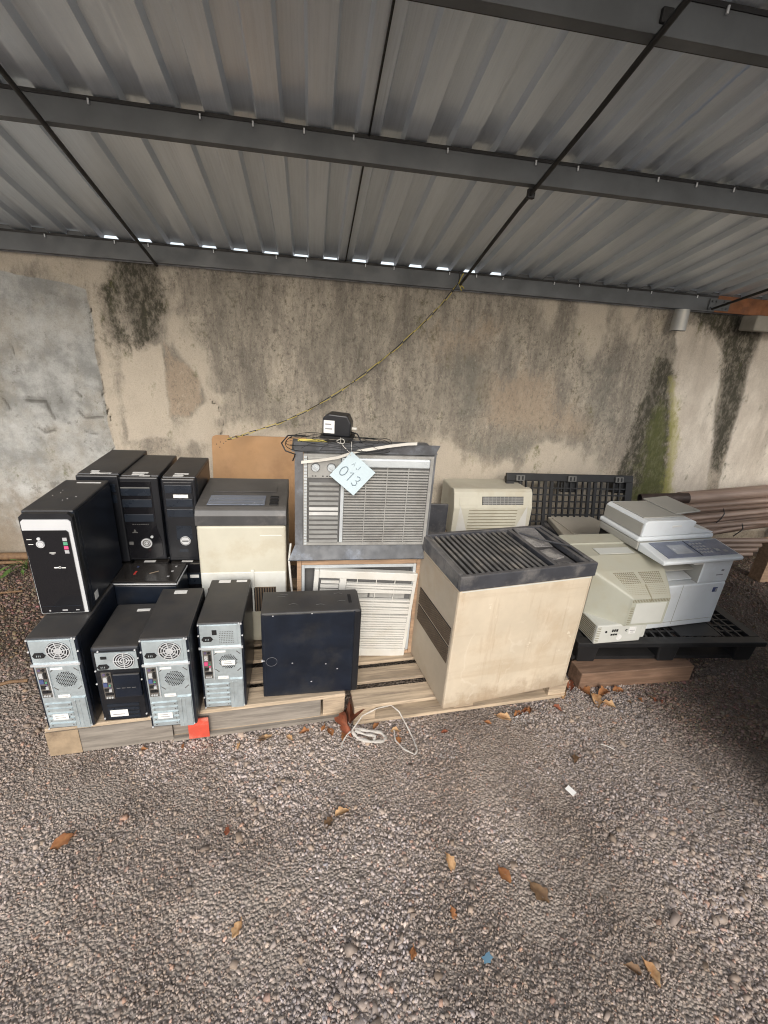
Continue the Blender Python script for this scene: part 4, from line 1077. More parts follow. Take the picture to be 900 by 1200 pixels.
# ------------------------------------------------------------------ big beige cabinet air conditioner
def cabinet():
    W, D, H = .642, .40, .668
    t = thing('cabinet_air_conditioner', 'large dirty beige air conditioner cabinet with a black slatted top at the pallet edge', 'air conditioner', (.583,1.489,.112), 9.5)
    b = MB().rbox(0, W, 0, D, 0, H-.0655, .006).build('body', m_beige, t)
    MB().box(.010, W-.010, -.0012, -.0003, H-.0735, H-.0685).build('panel_seam', m_crt2, b)
    MB().box(W-.0125, W-.0112, -.0008, -.0002, .01, H-.076).build('panel_seam', m_beige_shade, b)
    MB().box(-.0022, -.0004, .008, D-.008, .006, H-.075).build('side_panel', m_beige_shade, t)
    v = MB()
    for z0, z1 in ((.235,.320),(.328,.413)):
        v.box(-.0035,-.0024,.022,D-.045,z0,z1,0)
        for i in range(10): v.box(-.006,-.0037,.022,D-.045,z0+.002+i*.0083,z0+.0052+i*.0083,1)
    v.build('side_vent', [m_dark, m_vent], t)
    h = H; r = .022
    c = MB()
    c.rbox(-.006, W+.006, -.006, r-.006, h-.065, h, .004); c.rbox(-.006, W+.006, D-r+.006, D+.006, h-.065, h, .004)
    c.rbox(-.006, .016, r-.0055, D-r+.0055, h-.065, h, .004); c.rbox(W-.016, W+.006, r-.0055, D-r+.0055, h-.065, h, .004)
    c.box(.0165, W-.0165, r-.0055, D-r+.0055, h-.064, h-.050, 1)
    cap = c.build('top_cap', [m_cap, m_dark], t)
    s = MB(); n = 15
    for i in range(n):
        x = .030+i*.0272
        s.M = Matrix.Translation((x,0,h-.014)) @ Matrix.Rotation(R(-18),4,'Y'); s.box(-.0055,.0055,r-.003,D-r+.003,-.018,.006)
    s.M = Matrix.Identity(4); s.build('top_grille', m_slat, t)
    k = MB()
    k.rbox(.440,.462,r-.005,D-r+.005,h-.03,h-.002,.003,0); k.rbox(.600,.622,r-.005,D-r+.005,h-.03,h-.004,.003,0)
    k.box(.4625,.5995,r-.004,D-r+.004,h-.048,h-.036,0)
    ctl = k.build('control_well', m_cap, t)
    l = MB()
    l.M = Matrix.Translation((.465,.22,h-.024)) @ Matrix.Rotation(R(9),4,'X') @ Matrix.Rotation(R(4),4,'Y'); l.rbox(0,.125,0,.16,0,.006,.002,0)
    l.M = Matrix.Translation((.48,.10,h-.036)) @ Matrix.Rotation(R(12),4,'Z'); l.rbox(0,.10,0,.09,0,.008,.002,0)
    l.M = Matrix.Translation((.50,.04,h-.034)) @ Matrix.Rotation(R(-5),4,'Z'); l.rbox(0,.07,0,.04,0,.006,.002,0)
    l.build('broken_lid', m_clear, ctl)
    q = MB()
    for i in range(3): q.mark().rbox(.475+i*.035,.500+i*.035,.05,.075,h-.0355,h-.030,.002)
    q.build_each('button', m_grey, ctl)
    MB().tube([(W-.018,.05,h-.0005),(W-.03,.14,h+.012),(W-.10,.22,h+.006),(W-.17,.33,h+.002)], .0045, 6).build('loose_seal', m_cap, ctl)
cabinet()

# ------------------------------------------------------------------ small cream window AC on a crate behind
def small_ac():
    t = thing('window_air_conditioner', 'small cream window air conditioner with a dark top outlet by the black grid pallet', 'air conditioner', (.955,2.76,.353), 2)
    w, d, h = .55, .30, .335
    b = MB().rbox(0, w, .02, d, 0, h-.01, .012, 0, 3).build('body', m_cream, t)
    f = MB().prism([(0,.0),(-.012,.02),(-.012,h-.12),(.020,h-.02),(.04,h),(.08,h+.002),(.06,0)], 'x', -.008, w+.008, 0, .006).build('fascia', m_acwhite if False else m_cream, t)
    o = MB(); ang = math.atan2(.032,.100)
    o.M = Matrix.Translation((0,-.0125,h-.12)) @ Matrix.Rotation(-ang,4,'X')
    o.box(.19,w-.06,-.0015,.0015,.022,.078,1)
    for i in range(4): o.box(.192,w-.062,-.006,-.0017,.026+i*.013,.033+i*.013,0)
    for i in range(9): o.box(.205+i*.028,.208+i*.028,-.0075,-.0061,.023,.077,0)
    o.build('air_outlet', [m_silver, m_dark], f)
    c = MB(); c.M = o.M; c.rbox(.03,.16,-.002,.0015,.02,.07,.001); 
    c.build('control_panel', m_cream, f)
    g = MB()
    for i in range(9): g.box(.10,w-.10,-.0145,-.0122,.02+i*.022,.024+i*.022)
    g.build('intake_grille', m_crtdots, f)
    v = MB()
    v.mark().add([(.035,-.0128,h-.10),(.10,-.0128,.05),(.085,-.0128,.0),(.02,-.0128,.0)],[(0,1,2,3)]); v.mark().add([(w-.03,-.0128,h-.10),(w-.10,-.0128,.05),(w-.085,-.0128,.0),(w-.012,-.0128,.0)],[(3,2,1,0)])
    v.build_each('side_wing', m_acwhite, f)
small_ac()
def crate():
    t = thing('slatted_crate', 'wooden slatted crate holding up the small cream air conditioner', 'crate', (.94,2.75,0), 2)
    for z in (.02,.11,.20,.262):
        for y in (0,.36): MB().box(0,.56,y,y+.014,z,z+.075).build('slat', m_wood, t)
    for x in (.0,.546):
        for z in (.02,.11,.20,.262): MB().box(x,x+.014,.0145,.3595,z,z+.075).build('slat', m_wood, t)
    for x in (.016,.52):
        for y in (.0145,.335): MB().box(x,x+.024,y,y+.024,0,.340).build('corner_post', m_wood2, t)
    for i in range(6): MB().box(.0,.56,.002+i*.063,.052+i*.063,.3405,.3515).build('top_slat', m_wood, t)
crate()
o = MB().rbox(.62,.80,2.42,2.44,.0,.72,.003).build('grey_sheet', m_cap); tag(o, 'dark grey sheet edge standing between the silver unit and the small cream unit', 'sheet')

# ------------------------------------------------------------------ plastic pallets
def plastic_pallet(name, label, loc, rx, rz, w, d, h, cell, clips=False, group='black plastic pallets'):
    t = thing(name, label, 'pallet', loc, rz, group, rx)
    g = MB(); e = .055
    z0, z1 = h-.028, h
    g.rbox(0,w,0,e,z0,z1,.004); g.rbox(0,w,d-e,d,z0,z1,.004); g.box(0,e,e+.0005,d-e-.0005,z0,z1); g.box(w-e,w,e+.0005,d-e-.0005,z0,z1)
    def solid(x): return any(abs(x-c) < .045 for c in (w/3, 2*w/3))
    nx = int((w-2*e)/cell); ny = int((d-2*e)/cell)
    for i in range(1, nx):
        x = e+(w-2*e)*i/nx; hw = .0058 if not solid(x) else .012
        g.box(x-hw, x+hw, e+.0005, d-e-.0005, z1-.016, z1-.001)
    for j in range(1, ny):
        y = e+(d-2*e)*j/ny
        g.box(e+.0005, w-e-.0005, y-.0052, y+.0052, z1-.014, z1-.003)
    if not clips:
        g.box(.12,.30,.08,.22,z1-.002,z1+.0005); g.box(w-.46,w-.22,.06,.20,z1-.002,z1+.0005); g.box(.4,.62,.25,d-.2,z1-.002,z1+.0005)
    g.build('deck', m_bplast, t)
    for x in (.02, w/2-.06, w-.14):
        for y in (.02, d/2-.06, d-.14):
            MB().prism([(x,h-.0285),(x+.12,h-.0285),(x+.108,.0),(x+.012,.0)], 'y', y+.005, y+.115, 0, .008).build('foot', m_bplast, t)
    if not clips:
        for y in (.025, d/2-.05, d-.125): MB().box(.012, w-.012, y+.02, y+.09, .0005, .020).build('runner', m_bplast, t)
    else:
        for x in (.10, w*.50, w*.88):
            c = MB().rbox(x-.033,x+.033,d-.055,d-.012,h+.0005,h+.014,.004)
            c = c.build('clip', m_clip, t)
            q = MB(); q.mark().rbox(x-.020,x-.008,d-.048,d-.020,h+.0142,h+.0148,.0002); q.mark().rbox(x+.008,x+.020,d-.048,d-.020,h+.0142,h+.0148,.0002); q.build_each('clip_hole', m_dark, c)
    return t
plastic_pallet('plastic_pallet', 'black plastic pallet lying under the monitor and the copier', (1.345,1.735,.104), 0, -3, 1.06, 1.15, .136, .05)
plastic_pallet('plastic_pallet', 'black plastic grid pallet leaning upright against the wall', (1.385,2.915,.0), 76, 0, 1.0, .745, .12, .047, True)
for nm, loc, lab in (('timber_beam', (1.362,1.672,.0), 'thick reddish timber under the front edge of the black plastic pallet'), ('timber_beam', (1.38,2.70,.0), 'timber hidden under the back edge of the black plastic pallet')):
    o = MB().rbox(0,.66,0,.105,0,.100,.005).build(nm, m_beam); o.location = loc; o.rotation_euler = (0,0,R(1.5)); tag(o, lab, 'timber', 'timbers under the plastic pallet')

# ------------------------------------------------------------------ CRT monitor
def crt():
    t = thing('crt_monitor', 'beige tube monitor seen from behind on the black plastic pallet', 'monitor', (1.415,1.722,.243), 3)
    b = MB().rbox(0,.268,0,.30,0,.108,.006)
    b.rbox(.270,.300,.012,.28,.010,.106,.004)
    base = b.build('base', m_crt2, t)
    v = MB()
    for i in range(9): v.box(-.0016,-.0003,.015,.20,.012+i*.0105,.017+i*.0105)
    for i in range(9): v.box(.002,.022,-.0016,-.0003,.012+i*.0105,.015+i*.0105)
    v.build('side_vent', m_crtdots, base)
    p = MB()
    p.mark().disc((.055,.070),.006,-.002,-.0003,12,0); p.mark().box(.088,.096,-.002,-.0003,.068,.082,0); p.mark().box(.100,.108,-.002,-.0003,.068,.082,0); p.mark().box(.112,.122,-.002,-.0003,.068,.082,0)
    for i in range(3): p.mark().box(.086+i*.013,.096+i*.013,-.002,-.0003,.046,.056,0)
    p.mark().disc((.172,.072),.007,-.002,-.0003,12,0); p.disc((.174,.072),.0045,-.0026,-.0021,12,1)
    p.build_each('rear_socket', [m_dark, m_crt2], base)
    s = MB(); s.mark().disc((.138,.032),.016,-.0016,-.0003,18,0); s.mark().rbox(.185,.226,-.0018,-.0003,.050,.090,.0005,0); s.box(.190,.220,-.0024,-.0019,.068,.071,1); s.box(.196,.212,-.0024,-.0019,.058,.061,1)
    s.build_each('sticker', [m_white, m_ink], base)
    def sec(y, x0, x1, z0, z1, r):
        pts = []
        for cx, cz, a0 in ((x1-r,z1-r,0),(x0+r,z1-r,90),(x0+r,z0+r,180),(x1-r,z0+r,270)):
            for k in range(4):
                a = R(a0+k*30); pts.append((cx+r*math.cos(a), y, cz+r*math.sin(a)))
        return pts
    S = [(-.010,.146,.362,.106,.262,.006),(-.002,.140,.368,.100,.268,.010),(.055,.075,.395,.060,.306,.014),(.125,.0,.422,.022,.346,.018),(.22,-.010,.434,.004,.384,.026),(.33,-.016,.440,.0,.394,.02)]
    h = MB().loft([sec(*a) for a in S], 0, False).build('housing', m_crt, t)
    MB().loft([sec(.332,-.026,.448,-.0,.402,.015), sec(.43,-.03,.452,-.002,.408,.015)]).build('bezel', m_crt, t)
    MB().rbox(.01,.42,.431,.434,.03,.37,.001).build('screen', m_gloss, t)
    MB().rbox(.170,.346,-.0125,-.0105,.118,.236,.001).build('rear_label', m_crt2, h)
    rb = MB()
    for i in range(24): rb.box(.149+i*.0088,.1525+i*.0088,-.0118,-.0103,.242,.258)
    for i in range(10): rb.box(.148,.166,-.0116,-.0103,.116+i*.0105,.119+i*.0105)
    rb.build('rear_rib', m_crtdots, h)
    # perforated vents on the sloping top, split by a groove
    for xa, xb in (((.150,.238),(.105,.215)),((.262,.352),(.250,.365))):
        d = MB()
        for j in range(13):
            u = j/12; y = .010+u*.100; z = (.274+(y-.01)/.045*.030) if y < .055 else .306+(y-.055)/.07*.042
            x0 = xa[0]+(xb[0]-xa[0])*u; x1 = xa[1]+(xb[1]-xa[1])*u
            for i in range(11):
                x = x0+(x1-x0)*i/10; d.box(x-.0026,x+.0026,y-.0024,y+.0024,z-.003,z+.0014)
        d.build('top_vent', m_crtdots, h)
    MB().prism([(-.0117,.246),(-.0115,.2605),(-.002,.2700),(.05,.3045),(.05,.295),(-.002,.258)], 'x', .247,.253).build('groove', m_crtdots, h)
    MB().prism([(.225,.3905),(.285,.3945),(.285,.392),(.225,.388)],'x',.09,.30).build('warning_label', m_crt2, h)
crt()

# ------------------------------------------------------------------ copier
def copier():
    t = thing('multifunction_copier', 'white office copier with slate control panel standing on the black plastic pallet', 'copier', (1.735,1.805,.243), 6)
    W, D = .515, .47
    b = MB().rbox(.010,W-.022,.012,D,0,.262,.008,0,3).build('body', m_mfp, t)
    MB().box(.205,.2062,.0108,.0116,.02,.262).build('panel_seam', m_crtdots, b)
    MB().box(.02,W-.03,.0095,.0117,.036,.0375).build('tray_seam', m_mfp_grey_shade, b)
    k = MB(); k.box(.415,.445,.0095,.0117,.205,.232,0); k.box(.432,.443,.0085,.0094,.209,.228,1); k.build('certification_badge', [m_blue, m_grey], b)
    u = MB().rbox(.300,W-.022,.014,D,.263,.398,.006,0,2).build('finisher_housing', m_mfp, t)
    MB().box(.2985,.2998,.02,D-.01,.264,.397).build('inner_face', m_mfp_grey_shade, u)
    k = MB(); k.box(.430,.446,.0118,.0136,.330,.340); k.box(.405,.448,.0118,.0136,.306,.311); k.build('front_print', m_ink, u)
    MB().box(.012,.298,.30,D,.263,.398).build('rear_housing', m_dark, t)
    MB().box(.012,.297,.09,.299,.2626,.268).build('output_tray', m_dark, t)
    p = MB(); p.M = Matrix.Translation((.10,.05,.272)) @ Matrix.Rotation(R(12),4,'X'); p.box(0,.19,0,.25,0,.006); p.build('tray_flap', m_mfp, t)
    q = MB(); q.prism([(.05,.33),(.29,.372),(.29,.376),(.05,.335)],'x',.06,.28); q.build('inner_guide', m_mfp_grey_shade, t)
    MB().box(.235,.295,.016,.10,.378,.396).build('exit_flap', m_paper, t)
    s = MB().prism([(-.012,.402),(-.016,.418),(-.008,.426),(.165,.448),(.165,.402)], 'x', 0.0, W-.002, 0, .006).build('control_deck', m_mfp, t)
    ang = math.atan2(.022,.173)
    c = MB(); c.M = Matrix.Translation((0,-.008,.4265)) @ Matrix.Rotation(ang,4,'X')
    c.rbox(.045,W-.020,.018,.160,.0,.004,.0015); cp = c.build('control_panel', m_ctrl, s)
    c2 = MB(); c2.M = c.M; c2.box(.125,.235,.045,.125,.0043,.0052); c2.build('display', m_screen, cp)
    c3 = MB(); c3.M = c.M
    for i in range(4):
        for j in range(4): c3.mark().rbox(.275+i*.022,.289+i*.022,.04+j*.026,.054+j*.026,.0042,.007,.001,0)
    c3.mark().rbox(.385,.41,.05,.07,.0042,.008,.001,0); c3.mark().rbox(.43,.455,.04,.058,.0042,.0055,.001,0); c3.mark().box(.30,.40,.148,.152,.0042,.005,0)
    c3.mark().box(.262,.2645,.02,.158,.0042,.006,2)
    c3.build_each('key_button', [m_grey, m_red, m_dark], cp)
    MB().rbox(-.004,W-.004,.166,D,.402,.444,.008,0,3).build('scanner_body', m_mfp_grey_shade, t)
    MB().rbox(.01,W-.012,.158,.1655,.402,.444,.003).build('scanner_front', m_mfp, t)
    MB().rbox(-.006,W-.014,.170,D+.01,.446,.474,.010,0,3).build('scanner_lid', m_mfp, t)
    a = MB().prism([(.01,.4745),(.325,.4745),(.322,.500),(.352,.548),(.315,.562),(.03,.566),(.012,.553)], 'y', .170, D, 0, .006)
    a = a.build('document_feeder', m_mfp, t)
    MB().rbox(.0055,.0095,.18,D-.005,.478,.548,.001).build('feeder_side', m_mfp_grey_shade, a)
    MB().rbox(.03,.30,.21,D-.02,.5645,.570,.002).build('feeder_cover', m_mfp_grey_shade, a)
    MB().box(.19,.25,.1675,.1695,.525,.535).build('front_print', m_paper, a)
    f = MB(); f.M = Matrix.Translation((.26,.23,.570)) @ Matrix.Rotation(R(-4),4,'Y'); f.rbox(0,.165,0,.24,0,.008,.003); f.box(.13,.155,-.001,.03,.0085,.012)
    f.build('input_tray', m_mfp_grey_shade, a)
    o2 = MB(); o2.prism([(.327,.477),(.495,.477),(.495,.482),(.327,.520)],'y',.18,D-.02); o2.build('document_tray', m_mfp, t)
    w = MB().rbox(.02,.06,D+.0005,D+.03,.1,.3,.004); w.build('rear_cover', m_mfp_grey_shade, t)
copier()

def scanner():
    t = thing('flatbed_scanner', 'low dark printer with a dusty beige lid behind the tube monitor', 'printer', (1.70,2.49,.243), 3)
    w, d, h = .46, .44, .215
    MB().rbox(.015,w-.015,.015,d,0,h-.055,.01,0,2).build('body', m_cap, t)
    MB().box(.05,w-.08,.012,.0148,.03,.13).build('paper_slot', m_dark, t)
    l = MB().prism([(-.01,0),(w+.012,0),(w+.005,.06),(w-.06,d-.01),(.05,d-.01),(-.01,.12)], 'z', h-.052, h-.012, 0, .008).build('lid', m_scan, t)
    MB().rbox(-.008,w+.010,-.006,-.0005,h-.050,h-.020,.002).build('front_lip', m_gpanel if False else m_mfp, t)
    MB().rbox(.06,.30,.10,d-.06,h-.0115,h-.004,.003).build('lid_panel', m_scan, l)
    MB().tube([(w-.09,.21,h-.010),(w-.05,.09,h-.010),(w-.015,.055,h-.010)], .0025, 6).build('lid_seam', m_clip, l)
scanner()

# ------------------------------------------------------------------ steel tube pile on the far side
def pipe(name, label, a, b, r, m, hollow=True, grp='steel tubes piled by the wall'):
    a = Vector(a); b = Vector(b); d = (b-a).normalized()
    t = MB(); t.tube([a, b], r, 18, 0, False)
    t.tube([a, b], r*.86, 18, 0, False)
    up = Vector((0,0,1)); u = d.cross(up).normalized(); v = d.cross(u); 
    for p in (a, b):
        vs = []
        for k in range(18):
            q = 2*math.pi*k/18; e = u*math.cos(q)+v*math.sin(q); vs += [tuple(p+e*r), tuple(p+e*r*.86)]
        t.add(vs, [(2*k, (2*k+2) % 36, (2*k+3) % 36, 2*k+1) for k in range(18)], 0)
    o = t.build(name, m); return tag(o, label, 'tube', grp)
def ext(a, b, k): return tuple(np.array(a)+(np.array(b)-np.array(a))*k)
pipe('steel_tube', 'short dark tube with a black open end lying at the foot of the moss streak', (2.45,2.93,.585), (2.785,2.86,.625), .040, m_pipe_d)
PP = [((2.80,2.95,.585),(3.641,3.02,.635),.052,m_pipe_hi,'thickest pinkish brown tube, topmost on the pile'),
      ((2.70,2.90,.52),(3.616,2.97,.575),.026,m_pipe_hi,'slim pale tube directly below the thickest tube'),
      ((2.74,2.85,.50),(3.60,2.93,.542),.028,m_pipe,'brown tube second below the thickest tube, tied with wire'),
      ((2.73,2.80,.478),(3.577,2.89,.517),.027,m_pipe_hi,'pale tube with a wire tie in the middle of the pile'),
      ((2.75,2.83,.452),(3.56,2.93,.486),.027,m_pipe,'dull brown tube in the shadow at mid pile'),
      ((2.80,2.78,.425),(3.55,2.88,.478),.024,m_pipe_hi,'slim pale tube crossing upward at mid pile'),
      ((2.82,2.75,.405),(3.622,2.88,.445),.024,m_pipe,'slim brown tube with a wire tie under the crossing tube'),
      ((2.84,2.76,.378),(3.60,2.88,.415),.030,m_pipe,'dusky tube just above the short tube bundle'),
      ((2.78,2.77,.462),(3.60,2.85,.506),.016,m_pipe,'thin brown rod lying in front of the mid pile'),
      ((2.80,2.74,.440),(3.60,2.80,.468),.018,m_pipe_hi,'thin pale rod lying in front of the mid pile'),
      ((2.76,2.80,.545),(3.62,2.90,.562),.017,m_pipe,'thin brown rod under the wire at the upper front of the pile'),
      ((2.86,2.73,.385),(3.60,2.84,.455),.018,m_pipe_hi,'thin pale rod slanting upward low in the pile'),
      ((2.86,2.83,.345),(3.62,2.95,.375),.032,m_pipe_d,'dark tube at the bottom back of the pile')]
for a, b, r, m, lab in PP:
    pipe('steel_tube', lab, a, ext(a, b, 1.9), r, m)
for i in range(4):
    z = .322-i*.040
    pipe('steel_tube', 'one of the equal short tubes stacked with sawn ends beside the post', (2.66,2.73,z+.012), (3.445+(.012 if i == 0 else .0)-.02*i,2.73+.004*i,z+.012), .020, m_pipe_hi, grp='short tubes stacked with sawn ends')
w = MB()
for (x, y, z0, z1) in ((3.06,2.80,.565,.43),(3.20,2.74,.47,.375)):
    w.tube([(x,y,z0),(x-.01,y-.03,z0-.03),(x-.03,y-.035,(z0+z1)/2),(x-.06,y-.02,z1)], .004, 6)
tag(w.build('tie_wire', m_wire), 'rusty wire tying the tubes of the pile', 'wire')
t = thing('post_rack', 'rough wooden post propping the tube pile', 'post', (3.475,2.665,0), 4)
MB().rbox(0,.10,0,.10,0,.345,.004).build('post', m_frame, t)
MB().rbox(.105,1.6,.01,.09,.27,.345,.004).build('cross_rail', m_frame, t)
MB().rbox(1.5,1.6,.0,.10,0,.265,.004).build('post', m_frame, t)
t = thing('post_rack', 'hidden wooden trestle under the back of the tube pile', 'trestle', (2.80,2.68,0), 0)
MB().rbox(0,.08,.02,.40,.0,.17,.004).build('block', m_frame, t)
MB().rbox(1.2,1.28,.10,.42,.0,.345,.004).build('block', m_frame, t)

# ------------------------------------------------------------------ tape rope across the wall
def rope():
    key = [(.905,3.085,1.945),(.81,3.10,1.81),(.724,3.11,1.713),(.55,3.12,1.535),(.36,3.125,1.37),(.17,3.125,1.225),(-.022,3.12,1.106),(-.19,3.10,1.025),(-.353,3.07,.972),(-.45,3.02,.942),(-.52,2.99,.928)]
    mb = MB(); pts = []
    for i in range(len(key)-1):
        for k in range(5): pts.append(tuple(np.array(key[i])+(np.array(key[i+1])-np.array(key[i]))*k/5))
    pts.append(key[-1])
    n = len(pts); vs = []; 
    for i, p in enumerate(pts):
        a = i*.55; w = .0085 if i < n*.55 else .0055
        for s_ in (-1, 1): vs.append((p[0]+s_*w*.6*math.cos(a), p[1]-.004+s_*.002*math.sin(a*1.3), p[2]+s_*w*math.sin(a+.6)))
    for i in range(n-1): mb.tube([vs[2*i], vs[2*i+2]], .0026, 5, (i//2) % 2, False); mb.tube([vs[2*i+1], vs[2*i+3]], .0026, 5, (i//2+1) % 2, False)
    for dz, dx in ((.05,.02),(.06,-.01),(-.03,.035),(-.045,.02)):
        mb.tube([(.90,3.08,1.94),(.90+dx*.5,3.06,1.94+dz*.7),(.90+dx,3.07,1.94+dz)], .004, 5, 0 if dz > .05 else 1)
    o = mb.build('barrier_tape', [m_ropeb, m_ropey]); tag(o, 'twisted yellow and black tape strung from the roof rod down to the fibreboard', 'tape')
rope()

# ------------------------------------------------------------------ ground litter
def leaf(name, label, x, y, L, ang, m, curl=.5, z=.0, tilt=0, grp='dry leaves scattered on the gravel'):
    mb = MB(); n, k = 9, 5; vs = []; fs = []; rd = random.Random(int(x*1000+y*77))
    ph = rd.uniform(0, 6)
    for i in range(n):
        u = i/(n-1); wd = L*.36*math.sin(math.pi*min(1, u*1.02+.02))**.6*(1+.22*math.sin(u*15+ph)+rd.uniform(-.16,.16))
        for j in range(k):
            v = (j/(k-1)-.5)*2
            zz = abs(v)**1.5*wd*curl + L*.10*curl*math.sin(u*3.2+ph)+ .0025*math.sin(9*u+5*v+ph)
            vs.append(((u-.5)*L+rd.uniform(-.03,.03)*L, v*wd*(1-.3*curl)*(1 if v > 0 else rd.uniform(.7,1.15)), zz+.003+rd.uniform(-.02,.04)*L*curl))
    for i in range(n-1):
        for j in range(k-1):
            a = i*k+j; fs.append((a, a+1, a+k+1, a+k))
    nv = len(vs); vs2 = [(p[0], p[1], p[2]-.0009) for p in vs]
    mb.add(vs+vs2, fs+[tuple(reversed([q+nv for q in f])) for f in fs], 0, True)
    mb.tube([(L*.48,0,.006),(L*.62,.004,.010)], .0011, 5, 0)
    o = mb.build(name, m, fix=False); o.location = (x, y, float(gh(x, y))+.008+z); o.rotation_euler = (R(tilt), R(tilt*.4), R(ang))
    return tag(o, label, 'leaf', grp)
LEAVES = [
 ('broad orange brown leaf alone on the gravel in front of the first tower',-.791,1.129,.105,38,m_lf1,.25),
 ('small rust leaf bit on the gravel below the red pallet patch',-.274,1.124,.045,80,m_lf3,.4),
 ('curled tan and orange leaf on the gravel below the pallet gap',.125,1.152,.085,20,m_lf2,.9),
 ('dark shrivelled leaf beside the curled tan leaf',.075,1.122,.07,60,m_lf4,.9),
 ('pointed two tone leaf near the middle of the gravel',.478,.946,.085,100,m_lf2,.8),
 ('rounded rust brown leaf beside the reddish dust streak',.650,.891,.09,110,m_lf1,.35),
 ('faint reddish leaf skeleton next to the rounded rust leaf',.745,.83,.11,120,m_lf4,.25),
 ('tiny orange leaf scrap in the near gravel',.300,.715,.05,70,m_lf1,.6),
 ('pale folded leaf with its dark half, nearest the camera',.972,.596,.095,95,m_lf2,1.1),
 ('small dark leaf pressed against the pale folded leaf',.925,.612,.07,150,m_lf4,.8),
 ('thin upright brown leaf sliver in the near gravel',.445,.80,.05,95,m_lf1,.5),
 ('straw yellow dead leaf in the gravel below the sideways tower',-.199,.833,.07,65,m_lf2,.6),
 ('orange leaf at the foot of the first pallet',-.172,1.512,.055,15,m_lf2,.5),
 ('big crumpled orange leaf under the cabinet edge',.905,1.535,.11,150,m_lf2,1.0),
 ('crumpled rust leaf touching the big crumpled leaf',.985,1.55,.085,30,m_lf1,.9),
 ('small red brown leaf at the cabinet front corner',.60,1.47,.05,10,m_lf3,.7),
 ('large orange leaf leaning in the gap between cabinet and timber',1.405,1.585,.14,75,m_lf2,1.0),
 ('rust leaf lying against the reddish timber',1.475,1.625,.12,20,m_lf1,.9),
 ('flat orange leaf along the foot of the reddish timber',1.565,1.64,.10,5,m_lf1,.5),
 ('bright orange leaf propped on the end grain of the reddish timber',1.385,1.66,.12,110,m_lf1,1.1),
 ('pale torn leaf in front of the leaf heap by the timber',1.455,1.555,.10,140,m_lf2,.9),
 ('dark leaf shadowed between the pale pallet and the timber',1.33,1.70,.12,60,m_lf3,1.0),
 ('tan leaf stuck on the corner of the pale pallet',1.262,1.652,.12,70,m_lf2,.9),
 ('brown leaf on the ground at the pallet gap below the strap',.160,1.482,.085,60,m_lf1,.8),
 ('orange leaf at the corner of the weathered pallet by the gap',.096,1.512,.075,110,m_lf1,.8),
 ('russet leaf inside the plastic strap loop',.385,1.438,.065,80,m_lf1,.7),
 ('tan leaf half under the front of the pale pallet',.300,1.525,.06,40,m_lf1,.7),
 ('brown leaf lying flat on the pallet gap floor',.185,1.60,.13,85,m_lf3,.6),
 ('dark olive leaf in the gravel between the paper scrap and the cabinet',1.13,1.29,.07,60,m_lf4,.7),
]
for lab, x, y, L, a, m, c in LEAVES: leaf('dry_leaf', lab, x, y, L*.64, a, m, c*.9, -.004)
rd = random.Random(99)
for i in range(18):
    u = rd.random()
    if i < 7: x, y = -.95+u*1.1, 1.47+u*.09-rd.uniform(.01,.05)
    elif i < 13: x, y = .25+u*.95, 1.505+u*.09-rd.uniform(.01,.06)
    else: x, y = 1.33+u*.45, 1.60+rd.uniform(-.06,.04)
    leaf('leaf_crumb', 'crumb of dry leaf caught along the front of the pallets', x, y, rd.uniform(.018,.042), rd.uniform(0,360), rd.choice([m_lf1,m_lf2,m_lf3,m_lf4]), rd.uniform(.5,1.3), -.003, rd.uniform(-25,25), 'leaf crumbs along the pallet fronts')
# standing stack of brown leaves in the slot between the pallets
leaf('dry_leaf', 'long brown leaf standing upright in the slot between the pallets', .178,1.555,.15,86,m_lf3,1.2,.05,35)
leaf('dry_leaf', 'dark red leaf wedged low in the slot between the pallets', .172,1.515,.11,100,m_lf3,1.3,.03,-30)
o = MB().box(-.018,.018,-.012,.012,0,.0015).build('paper_scrap', m_paper); o.location = (1.022,1.14,.012); o.rotation_euler = (R(4),R(5),R(-60)); tag(o, 'small white paper scrap lying on the gravel', 'paper')
o = MB().tube([(-.028,0,.0),(0,.002,.002),(.028,0,.001)], .0022, 6).build('straw_stick', m_string); o.location = (1.297,1.319,.014); o.rotation_euler = (0,0,R(-38)); tag(o, 'pale thin stick on the gravel beyond the paper scrap', 'stick')
b = MB(); b.M = Matrix.Scale(.72, 4); b.prism([(-.022,-.010),(-.008,-.014),(.002,-.020),(.008,-.013),(.022,-.012),(.017,.001),(.020,.010),(.004,.012),(-.004,.008),(-.020,.011),(-.016,.0)], 'z', 0, .002)
o = b.build('plastic_scrap', m_bluescrap); o.location = (.507,.679,.013); o.rotation_euler = (R(6),R(-5),R(20)); tag(o, 'torn blue grey plastic scrap in the near gravel', 'scrap')
